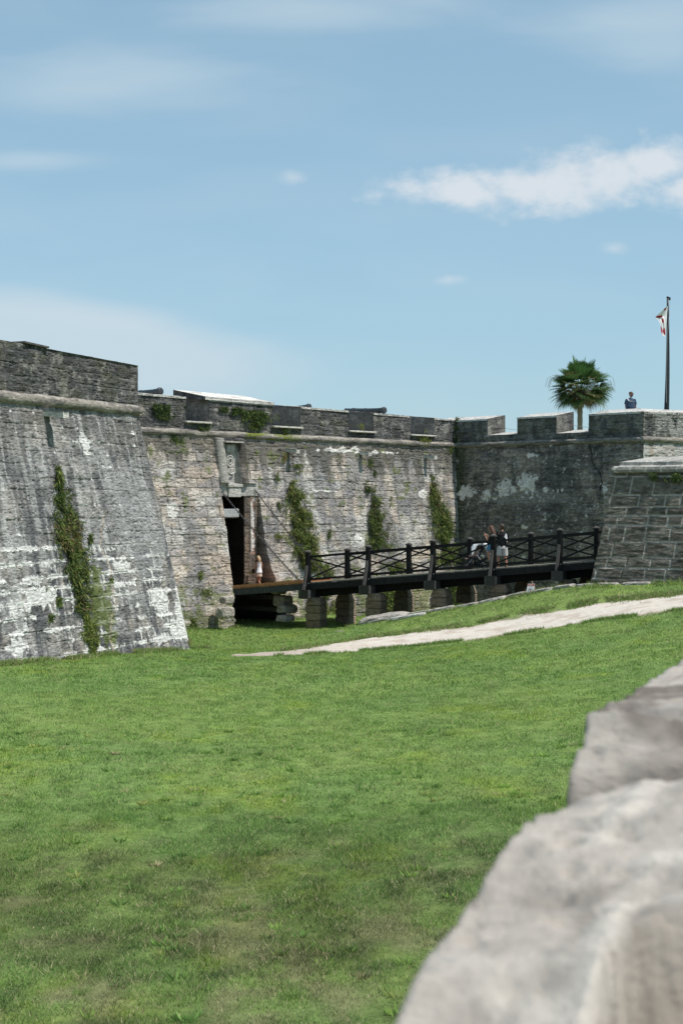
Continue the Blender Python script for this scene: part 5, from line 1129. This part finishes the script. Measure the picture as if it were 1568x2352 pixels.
def head_parts(t, tr, c, r, face, hair, skin, k=1.0, long=None, cap=None, beard=None, glasses=False):
    """face features turned towards direction face (x, y)"""
    O = np.array(t['origin'][:]); c = np.array(c); f3 = np.array([face[0], face[1], 0]); f3 /= np.linalg.norm(f3); s3 = np.array([f3[1], -f3[0], 0]); up_ = np.array([0, 0, 1.])
    yawv = lambda p: np.array(tr(p)) + O
    Rf = np.stack([np.array(tr(s3)) / k, np.array(tr(f3)) / k, up_], 1); C0 = yawv(c)
    m = MB()
    def shp(P):
        Q = P.copy(); lo = np.clip(-P[..., 2], 0, 1); Q[..., 0] *= 1 - .28 * lo; Q[..., 1] *= 1 - .12 * lo; Q[..., 1] += .10 * lo * (P[..., 1] > 0); return Q
    m.ell(C0, np.array([r * .78, r * .94, r * 1.12]) * k, 24, 16, Rf, col=skin, f=shp)
    m.ell(C0 + Rf @ (np.array([0, r * .95, -r * .12]) * k), np.array([r * .11, r * .17, r * .2]) * k, 8, 6, Rf, col=skin)          # nose
    for sg_ in (-1, 1): m.ell(C0 + Rf @ (np.array([sg_ * r * .77, -r * .05, -r * .08]) * k), np.array([r * .08, r * .16, r * .22]) * k, 8, 6, Rf, col=skin)
    for sg_ in (-1, 1): m.ell(C0 + Rf @ (np.array([sg_ * r * .30, r * .82, r * .05]) * k), np.array([r * .12, r * .07, r * .06]) * k, 8, 6, Rf, col=(.05, .04, .04))
    m.ell(C0 + Rf @ (np.array([0, r * .84, -r * .52]) * k), np.array([r * .24, r * .07, r * .06]) * k, 8, 6, Rf, col=(.35, .13, .12))
    m.build('head', M_skin, t, smooth=True)
    if beard: m = MB(); m.ell(C0 + Rf @ (np.array([0, r * .30, -r * .66]) * k), np.array([r * .56, r * .62, r * .50]) * k, 14, 9, Rf, col=beard); m.build('beard', M_hair, t, smooth=True)
    if glasses:
        m = MB(); m.box(C0 + Rf @ (np.array([0, r * .86, r * .08]) * k), np.array([r * 1.25, r * .16, r * .26]) * k, Rf, col=(.02, .02, .02), bev=.01)
        for sg_ in (-1, 1): m.box(C0 + Rf @ (np.array([sg_ * r * .78, r * .4, r * .10]) * k), np.array([r * .05, r * .95, r * .07]) * k, Rf, col=(.02, .02, .02))
        m.build('sunglasses', M_iron, t)
    if cap:
        m = MB(); m.ell(C0 + Rf @ (np.array([0, -r * .05, r * .42]) * k), np.array([r * .86, r * 1.0, r * .78]) * k, 20, 12, Rf, col=cap, f=lambda P: np.concatenate([P[..., :2], np.maximum(P[..., 2:], -.12)], -1)); m.build('cap', M_cloth, t, smooth=True)
        m = MB(); th = np.linspace(-1.15, 1.15, 9); V = []
        for rr_ in (.8, 1.65):
            for a in th: V.append(C0 + Rf @ (np.array([math.sin(a) * r * .74, math.cos(a) * r * rr_ * (1 if rr_ < 1 else .98), r * (.36 - .12 * (rr_ > 1))]) * k))
        V = np.array(V); V2 = V - [0, 0, .012]; q = [(i, i + 1, i + 10, i + 9) for i in range(8)]; m.add(V, quads=q, col=(.45, .40, .36)); m.add(V2, quads=[x[::-1] for x in q], col=(.05, .05, .05)); m.build('cap_brim', M_cloth, t)
    elif hair:
        m = MB(); m.ell(C0 + Rf @ (np.array([0, -r * .16, r * .20]) * k), np.array([r * .88, r * .96, r * 1.05]) * k, 22, 14, Rf, col=hair, f=lambda P: P * (1 + .06 * np.sin(P[..., :1] * 19) * np.cos(P[..., 2:] * 11)))
        if long:
            pts = [yawv(np.array(p[:3])) for p in long]; rr = [p[3] * k for p in long]; tt_ = np.linspace(0, 1, 14); idx = np.linspace(0, 1, len(pts))
            PP = np.stack([np.interp(tt_, idx, [p[i] for p in pts]) for i in range(3)], -1); RR = np.interp(tt_, idx, rr)
            for dx in (-.5, 0, .5): m.tube(PP + Rf @ np.array([dx * RR.max(), 0, 0]), RR * random.uniform(.7, .85), 12, col=np.array(hair) * random.uniform(.8, 1.2))
        m.build('hair', M_hair, t, smooth=True)
def garment(name, t, tr, rings, col, k=1.0, n=26, fold=.05, closed=True, mat_=None):
    """rings: (x, y, z, rx, ry) stacked ellipses, folded cloth"""
    O = np.array(t['origin'][:]); R_ = np.array(rings, float); tt_ = np.linspace(0, len(R_) - 1, len(R_) * 5); Q = np.stack([np.interp(tt_, np.arange(len(R_)), R_[:, i]) for i in range(5)], -1)
    th = np.arange(n) * 2 * math.pi / n; G = []
    for j, q in enumerate(Q):
        f = 1 + fold * np.sin(th * 5 + j * .35 + 1.3 * math.sin(j * .5)) * (.3 + .7 * j / len(Q))
        G.append([np.array(tr((q[0] + q[3] * math.cos(a) * f_, q[1] + q[4] * math.sin(a) * f_, q[2]))) + O for a, f_ in zip(th, f)])
    m = MB(); m.grid(np.array(G), col, cyc=True); 
    if closed: m.ng.append(list(range(n)))
    return m.build(name, mat_ or M_cloth, t, smooth=True)
def legs(J, E, hip, L, R, thigh=.085, knee=.055, calf=.052, ankle=.034):
    for nm, (h, kn, an, to) in (('l', L), ('r', R)):
        J[nm + 'hip'] = (*h, thigh); J[nm + 'mid'] = tuple((np.array(h) * .5 + np.array(kn) * .5)) + (thigh * .82,); J[nm + 'knee'] = (*kn, knee); cm = np.array(kn) * .65 + np.array(an) * .35; J[nm + 'calf'] = (*cm, calf); J[nm + 'ank'] = (*an, ankle)
        d = np.array(to) - np.array(an); J[nm + 'heel'] = (an[0] - d[0] * .25, an[1] - d[1] * .25, .03, .03); J[nm + 'ball'] = (an[0] + d[0] * .6, an[1] + d[1] * .6, .032, .038, .028); J[nm + 'toe'] = (to[0], to[1], .022, .032, .018)
        E += [('pelvis', nm + 'hip'), (nm + 'hip', nm + 'mid'), (nm + 'mid', nm + 'knee'), (nm + 'knee', nm + 'calf'), (nm + 'calf', nm + 'ank'), (nm + 'ank', nm + 'heel'), (nm + 'ank', nm + 'ball'), (nm + 'ball', nm + 'toe')]
def torso(J, E, pz, cz_, nz_, px=0, cx=0, wp=.13, wc=.14, dp=.095, hd=None):
    J['pelvis'] = (px, 0, pz, wp, dp); J['waist'] = ((px + cx) / 2, 0, (pz * .5 + cz_ * .5), wp * .86, dp * .88); J['chest'] = (cx, 0, cz_, wc, dp * 1.05); J['neckb'] = (cx, 0, nz_, .05, .05); J['neck'] = (hd[0] * .5 + cx * .5, hd[1] * .5, nz_ + .06, .045, .048)
    E += [('pelvis', 'waist'), ('waist', 'chest'), ('chest', 'neckb'), ('neckb', 'neck')]
    if hd: J['skull'] = (*hd, .05, .05); E.append(('neck', 'skull'))
def arm(J, E, nm, sh, el, wr, hand, r=(.045, .036, .024), side=1, td=(0, .2, 0.98)):
    J[nm + 'sh'] = (*sh, r[0] * 1.15); J[nm + 'ua'] = tuple(np.array(sh) * .5 + np.array(el) * .5) + (r[0],); J[nm + 'el'] = (*el, r[1]); J[nm + 'fa'] = tuple(np.array(el) * .65 + np.array(wr) * .35) + (r[1] * 1.02,); J[nm + 'wr'] = (*wr, r[2])
    E += [('chest', nm + 'sh'), (nm + 'sh', nm + 'ua'), (nm + 'ua', nm + 'el'), (nm + 'el', nm + 'fa'), (nm + 'fa', nm + 'wr')]; fingers(J, E, nm + 'wr', hand, side, td)
SK = (.46, .25, .17)
# girl on the drawbridge
J = {}; E = []; hd = (-.045, .01, 1.27)
torso(J, E, .72, .98, 1.13, 0, .0, .095, .105, .075, hd)
legs(J, E, .72, ((-.065, .02, .68), (-.08, .10, .36), (.06, -.02, .06), (.15, -.06, 0)), ((.05, .0, .68), (.045, .0, .37), (-.0, .12, .06), (-.11, .20, 0)), .070, .044, .042, .027)
arm(J, E, 'L', (-.125, 0, 1.08), (-.16, .03, .85), (-.225, .06, .64), (-.255, .07, .57), (.032, .027, .019)); arm(J, E, 'R', (.115, 0, 1.08), (.135, .03, .86), (.10, .12, .70), (.08, .16, .64), (.032, .027, .019), -1)
gp = at(595, 1341, 71.2); gp[2] = dz_(float(np.dot(gp[:2] - BO[:2], BD[:2]))) + .05
girl, tr = figure('person', gp, J, E, 'girl in a white tank top and beige shorts walking onto the drawbridge by the doorway', SK, 0, 1.0)
garment('tank_top', girl, tr, [(-.0, 0, 1.125, .055, .05), (0, 0, 1.09, .085, .075), (0, 0, .98, .112, .09), (0, 0, .84, .10, .08), (0, 0, .72, .125, .10), (.0, 0, .60, .155, .125)], (.80, .80, .82), fold=.03)
garment('shorts', girl, tr, [(-.0, 0, .72, .11, .09), (-.005, .01, .62, .135, .11), (-.01, .02, .52, .145, .12), (-.01, .03, .42, .155, .125)], (.60, .50, .42), fold=.03, closed=False)
head_parts(girl, tr, hd, .098, (-.8, .6), (.42, .29, .17), SK, long=[(-.02, -.03, 1.30, .075), (.03, -.07, 1.20, .06), (.03, -.09, 1.10, .03)])
m = MB(); m.ell(gp + [-.27, .05, .66], (.075, .05, .12), col=(.02, .02, .02)); m.tube([gp + [-.24, .05, .72], gp + [-.1, .1, 1.0], gp + [0, .02, 1.16], gp + [.045, -.085, 1.08], gp + [.05, -.10, 1.0]], .008, 5, col=(.03, .03, .03)); tag(m.build('handbag', M_cloth, origin=tuple(gp + [-.27, .05, .6])), 'small black bag hanging at the side of the girl in white', 'bag')

def deckpt(x, y, Y):
    p = at(x, y, Y); p[2] = dz_(float(np.dot(p[:2] - BO[:2], BD[:2]))) + .03; return p
# man on the bridge
J = {}; E = []; hd = (-.035, .03, 1.715)
torso(J, E, .98, 1.33, 1.52, .0, .0, .15, .165, .11, hd)
legs(J, E, .98, ((-.10, .02, .93), (-.165, .08, .50), (-.165, .02, .08), (-.23, .14, 0)), ((.09, .0, .93), (.125, .02, .49), (.18, -.03, .08), (.12, .10, 0)), .098, .062, .062, .038)
arm(J, E, 'L', (-.20, 0, 1.44), (-.235, .08, 1.14), (-.12, .26, 1.02), (-.06, .32, 1.0), (.056, .045, .03)); arm(J, E, 'R', (.19, 0, 1.44), (.235, .06, 1.14), (.14, .22, 1.0), (.08, .28, .98), (.056, .045, .03), -1)
mp_ = deckpt(1153, 1302, 64.9); man, tr = figure('person', mp_, J, E, 'bearded man in a black t-shirt and pale grey shorts standing on the bridge', (.42, .22, .15), 0, 1.0)
garment('t_shirt', man, tr, [(0, 0, 1.535, .07, .065), (0, 0, 1.49, .15, .10), (0, 0, 1.40, .225, .13), (0, 0, 1.22, .215, .135), (.0, 0, 1.02, .20, .135), (.01, 0, .84, .205, .14)], (.018, .018, .022), fold=.03)
for sg_ in (-1, 1): garment('sleeve', man, tr, [(sg_ * .185, 0, 1.475, .065, .075), (sg_ * .215, .02, 1.36, .075, .08), (sg_ * .232, .05, 1.20, .078, .082)], (.018, .018, .022), n=14, fold=.02)
m = MB(); Om = np.array(mp_); 
for (a, b, c_) in (((.10, -.137, 1.38), (.16, -.13, 1.33), 1), ):
    pts = np.array([(.06, -.142, 1.27), (.11, -.14, 1.42), (.155, -.128, 1.44), (.185, -.118, 1.36), (.20, -.110, 1.24), (.205, -.108, 1.10), (.17, -.128, 1.09), (.14, -.14, 1.16), (.125, -.143, 1.25)]) + Om; m.add(pts + [0, -.02, 0], polys=[range(9)], col=(.78, .78, .80)); m.add(pts + [0, -.012, 0], polys=[range(9)[::-1]], col=(.78, .78, .80))
m.build('shirt_print', M_cloth, man)
garment('shorts', man, tr, [(0, 0, .98, .165, .12), (0, 0, .90, .20, .14), (0, 0, .80, .215, .145), ], (.56, .55, .55), fold=.03, closed=False)
for (x, dx) in ((-.105, -.035), (.10, .02)): garment('shorts_leg', man, tr, [(x, .01, .86, .115, .13), (x + dx * .5, .03, .68, .118, .125), (x + dx, .05, .50, .125, .125)], (.56, .55, .55), n=18, fold=.03)
head_parts(man, tr, hd, .118, (-.92, .4), (.055, .035, .025), (.42, .22, .15), beard=(.06, .035, .025), glasses=True)
# woman on the bridge
J = {}; E = []; hd = (-.03, .0, 1.60)
torso(J, E, .94, 1.24, 1.42, .02, .0, .125, .125, .095, hd)
legs(J, E, .94, ((-.06, .0, .90), (-.125, .03, .50), (.03, .06, .12), (-.05, .16, .0)), ((.08, .02, .90), (.07, .06, .48), (.05, -.06, .07), (-.06, -.10, 0)), .090, .056, .056, .034)
arm(J, E, 'L', (-.14, -.02, 1.34), (-.17, -.10, 1.10), (-.26, -.12, 1.30), (-.29, -.12, 1.37), (.040, .034, .024), 1, (.9, .1, .2)); arm(J, E, 'R', (.13, .05, 1.34), (.08, .2, 1.12), (-.12, .2, 1.30), (-.18, .18, 1.34), (.040, .034, .024), -1, (-.9, .1, .2))
wp_ = deckpt(1128, 1305, 65.3); wom, tr = figure('person', wp_, J, E, 'woman with long brown hair, black top and blue shorts holding a phone on the bridge', (.50, .28, .20), 0, 1.06)
garment('black_top', wom, tr, [(0, 0, 1.40, .07, .07), (0, 0, 1.34, .125, .09), (0, 0, 1.22, .14, .11), (.01, 0, 1.06, .12, .10), (.02, 0, .98, .14, .11)], (.02, .02, .02), 1.06, fold=.02)
garment('blue_shorts', wom, tr, [(.02, 0, 1.02, .14, .11), (.01, 0, .92, .175, .135), (-.01, 0, .80, .185, .14), (-.015, 0, .70, .185, .14)], (.10, .25, .38), 1.06, fold=.03)
head_parts(wom, tr, hd, .108, (-.85, .35), (.10, .045, .03), (.50, .28, .20), 1.06, long=[(0, -.05, 1.62, .10), (.05, -.10, 1.48, .105), (.09, -.12, 1.34, .10), (.13, -.12, 1.22, .06)])
ph = np.array(wp_) + np.array([-.29, -.12, 1.43]) * 1.06; m = MB(); m.box(ph + [.02, .0, .03], (.075, .012, .15), np.array(Matrix.Rotation(math.radians(-40), 3, 'Y')), col=(.02, .02, .025), bev=.004); tag(m.build('smartphone', M_iron, origin=tuple(ph)), 'dark phone held up by the woman with long brown hair', 'phone')
# stroller with a child
sp_ = deckpt(1092, 1305, 65.9); st = thing('stroller', sp_, 'black baby stroller with a white blanket over its hood beside the woman', 'stroller')
q = lambda x, y, z: np.array(sp_) + np.array([x, y, z])
m = MB()
for y in (-.25, .25):
    m.tube([q(.62, y, 1.12), q(.40, y, .95), q(.05, y, .55), q(-.42, y, .18)], .016, 8, col=(.05, .05, .055)); m.tube([q(.02, y, .62), q(.38, y, .16)], .015, 8, col=(.40, .40, .42)); m.tube([q(-.30, y, .62), q(.05, y, .30), q(.38, y, .16)], .013, 8, col=(.05, .05, .055)); m.tube([q(-.40, y, .16), q(-.12, y, .52)], .014, 8, col=(.40, .40, .42))
m.tube([q(.62, -.25, 1.12), q(.68, -.15, 1.16), q(.68, .15, 1.16), q(.62, .25, 1.12)], .02, 8, col=(.03, .03, .03)); m.tube([q(.38, -.25, .16), q(.38, .25, .16)], .015, 8, col=(.05, .05, .05)); m.build('frame', M_iron, st, smooth=True)
for (x, r) in ((-.42, .115), (.38, .15)):
    for y in (-.27, .27):
        m = MB(); a = np.linspace(0, 2 * math.pi, 21)[:-1]; P = [q(x + (r - .02) * math.cos(v), y, r + (r - .02) * math.sin(v)) for v in a]; P.append(P[0]); m.tube(P, .022, 8, col=(.02, .02, .02), cap=False); m.tube([q(x, y - .03, r), q(x, y + .03, r)], .03, 10, col=(.3, .3, .3))
        for v in range(5): w_ = v * 2 * math.pi / 5; m.tube([q(x, y, r), q(x + (r - .03) * math.cos(w_), y, r + (r - .03) * math.sin(w_))], .008, 5, col=(.25, .25, .25))
        m.build('wheel', M_iron, st, smooth=True)
m = MB(); m.beam(q(.28, 0, .95), q(.08, 0, .48), .42, .06, up=(1, 0, 0), col=(.03, .03, .035)); m.beam(q(.10, 0, .50), q(-.22, 0, .48), .42, .07, col=(.03, .03, .035)); m.beam(q(-.22, 0, .48), q(-.40, 0, .28), .38, .04, col=(.03, .03, .035)); m.box(q(.12, 0, .26), (.42, .36, .16), col=(.025, .025, .03), bev=.03)
m.build('seat', M_cloth, st)
m = MB(); th = np.linspace(math.radians(10), math.radians(160), 12); G = []
for a in th: G.append([q(.22 + .36 * math.cos(a) * 1.0, y, .78 + .36 * math.sin(a) - .05 * (abs(y) / .26) ** 2) for y in np.linspace(-.27, .27, 9)])
m.grid(np.array(G), (.05, .05, .055)); m.build('hood', M_cloth, st, smooth=True)
m = MB(); G = []; th = np.linspace(0, 1, 26)
for v in np.linspace(-.36, .36, 22):
    row = []
    for t in th:
        a = math.radians(165 * (1 - t) - 2); x = .20 + .41 * math.cos(a); z = .80 + .40 * max(math.sin(a), -.2); dr = max(0, abs(v) - .27); 
        row.append(q(x + .012 * math.sin(v * 30 + t * 6), np.sign(v) * min(abs(v), .28) , z - dr * 3.4 * (.6 + .4 * math.sin(t * 9 + 1)) - .03 * (v / .3) ** 2 + .012 * math.sin(t * 20 + v * 12)))
    G.append(row)
m.grid(np.array(G), (.80, .81, .84)); bk = m.build('blanket', M_cloth, origin=tuple(q(.2, 0, 1.1)), smooth=True); tag(bk, 'white muslin blanket draped over the stroller hood', 'blanket')
m = MB(); m.tube([q(.24, -.285, 1.20), q(.27, -.30, 1.0), q(.30, -.295, .72)], .018, 6, col=(.02, .02, .02)); m.build('strap', M_cloth, st)
J = {}; E = []; J['pelvis'] = (.05, 0, .60, .08, .07); J['chest'] = (.15, 0, .76, .085, .07); J['neck'] = (.19, 0, .86, .035); J['skull'] = (.20, 0, .92, .05); E += [('pelvis', 'chest'), ('chest', 'neck'), ('neck', 'skull')]
for nm, y in (('l', -.07), ('r', .07)):
    J[nm + 'h'] = (.0, y, .58, .05); J[nm + 'k'] = (-.20, y * 1.2, .60, .038); J[nm + 'a'] = (-.38 - .02 * (y > 0), y * 1.3, .44, .026); J[nm + 'f'] = (-.46, y * 1.3, .47, .024); J[nm + 's'] = (.13, y * 1.5, .78, .03); J[nm + 'e'] = (.03, y * 1.9, .70, .025); J[nm + 'w'] = (-.06, y * 1.6, .66, .02)
    E += [('pelvis', nm + 'h'), (nm + 'h', nm + 'k'), (nm + 'k', nm + 'a'), (nm + 'a', nm + 'f'), ('chest', nm + 's'), (nm + 's', nm + 'e'), (nm + 'e', nm + 'w')]
    fingers(J, E, nm + 'w', (-.09, y * 1.5, .65), 1, (0, .1, 1.))
kid, tr = figure('person', tuple(sp_), J, E, 'small child sitting in the stroller with bare feet sticking out', (.60, .34, .27), 0, 1.0)
head_parts(kid, tr, (.20, 0, .93), .08, (-1, -.2), (.2, .12, .08), (.60, .34, .27))
garment('romper', kid, tr, [(.19, 0, .86, .04, .04), (.17, 0, .80, .09, .085), (.12, 0, .70, .10, .09), (.05, 0, .58, .10, .095), (.02, 0, .54, .09, .09)], (.62, .60, .60), n=18, fold=.02)
# man on the bastion
J = {}; E = []; hd = (.02, -.01, 1.70)
torso(J, E, .98, 1.30, 1.50, .0, .0, .165, .175, .13, hd)
legs(J, E, .98, ((-.10, 0, .93), (-.11, .0, .50), (-.12, .02, .08), (-.14, -.14, 0)), ((.10, 0, .93), (.12, 0, .50), (.13, .02, .08), (.16, -.14, 0)), .10, .064, .062, .04)
arm(J, E, 'L', (-.205, 0, 1.42), (-.25, .01, 1.13), (-.225, -.02, .88), (-.215, -.03, .80), (.058, .046, .03)); arm(J, E, 'R', (.205, 0, 1.42), (.255, .03, 1.14), (.28, .0, .90), (.29, -.01, .82), (.058, .046, .03), -1)
bp_ = at(1447, 940, 79.0); bp_[2] = 9.54; bm, tr = figure('person', bp_, J, E, 'man in a brown cap and navy t-shirt behind the bastion parapet', (.34, .19, .15), 0, 1.0)
garment('t_shirt', bm, tr, [(0, 0, 1.515, .075, .07), (0, 0, 1.47, .16, .11), (0, 0, 1.38, .235, .145), (0, 0, 1.20, .225, .165), (.0, -.01, 1.02, .24, .175), (.0, 0, .86, .24, .165)], (.055, .085, .14), fold=.02)
for sg_ in (-1, 1): garment('sleeve', bm, tr, [(sg_ * .19, 0, 1.46, .068, .08), (sg_ * .225, .01, 1.33, .08, .085), (sg_ * .245, .01, 1.19, .084, .088)], (.055, .085, .14), n=14, fold=.02)
garment('trousers', bm, tr, [(0, 0, .98, .19, .14), (0, 0, .85, .21, .15), (0, 0, .55, .21, .13)], (.05, .05, .05), fold=.02)
m = MB(); Ob = np.array(bp_); m.box(Ob + [-.02, -.178, 1.335], (.17, .01, .032), col=(.55, .52, .46)); m.box(Ob + [.13, -.158, 1.31], (.045, .01, .03), col=(.5, .5, .5)); m.build('shirt_print', M_cloth, bm)
m = MB(); m.beam(Ob + [-.20, -.10, 1.49], Ob + [-.11, -.155, 1.36], .06, .012, up=(0, 1, 0), col=(.65, .66, .70)); m.build('white_towel', M_cloth, bm)
head_parts(bm, tr, hd, .118, (.85, -.5), None, (.34, .19, .15), cap=(.12, .075, .06), beard=(.05, .035, .03), glasses=True)
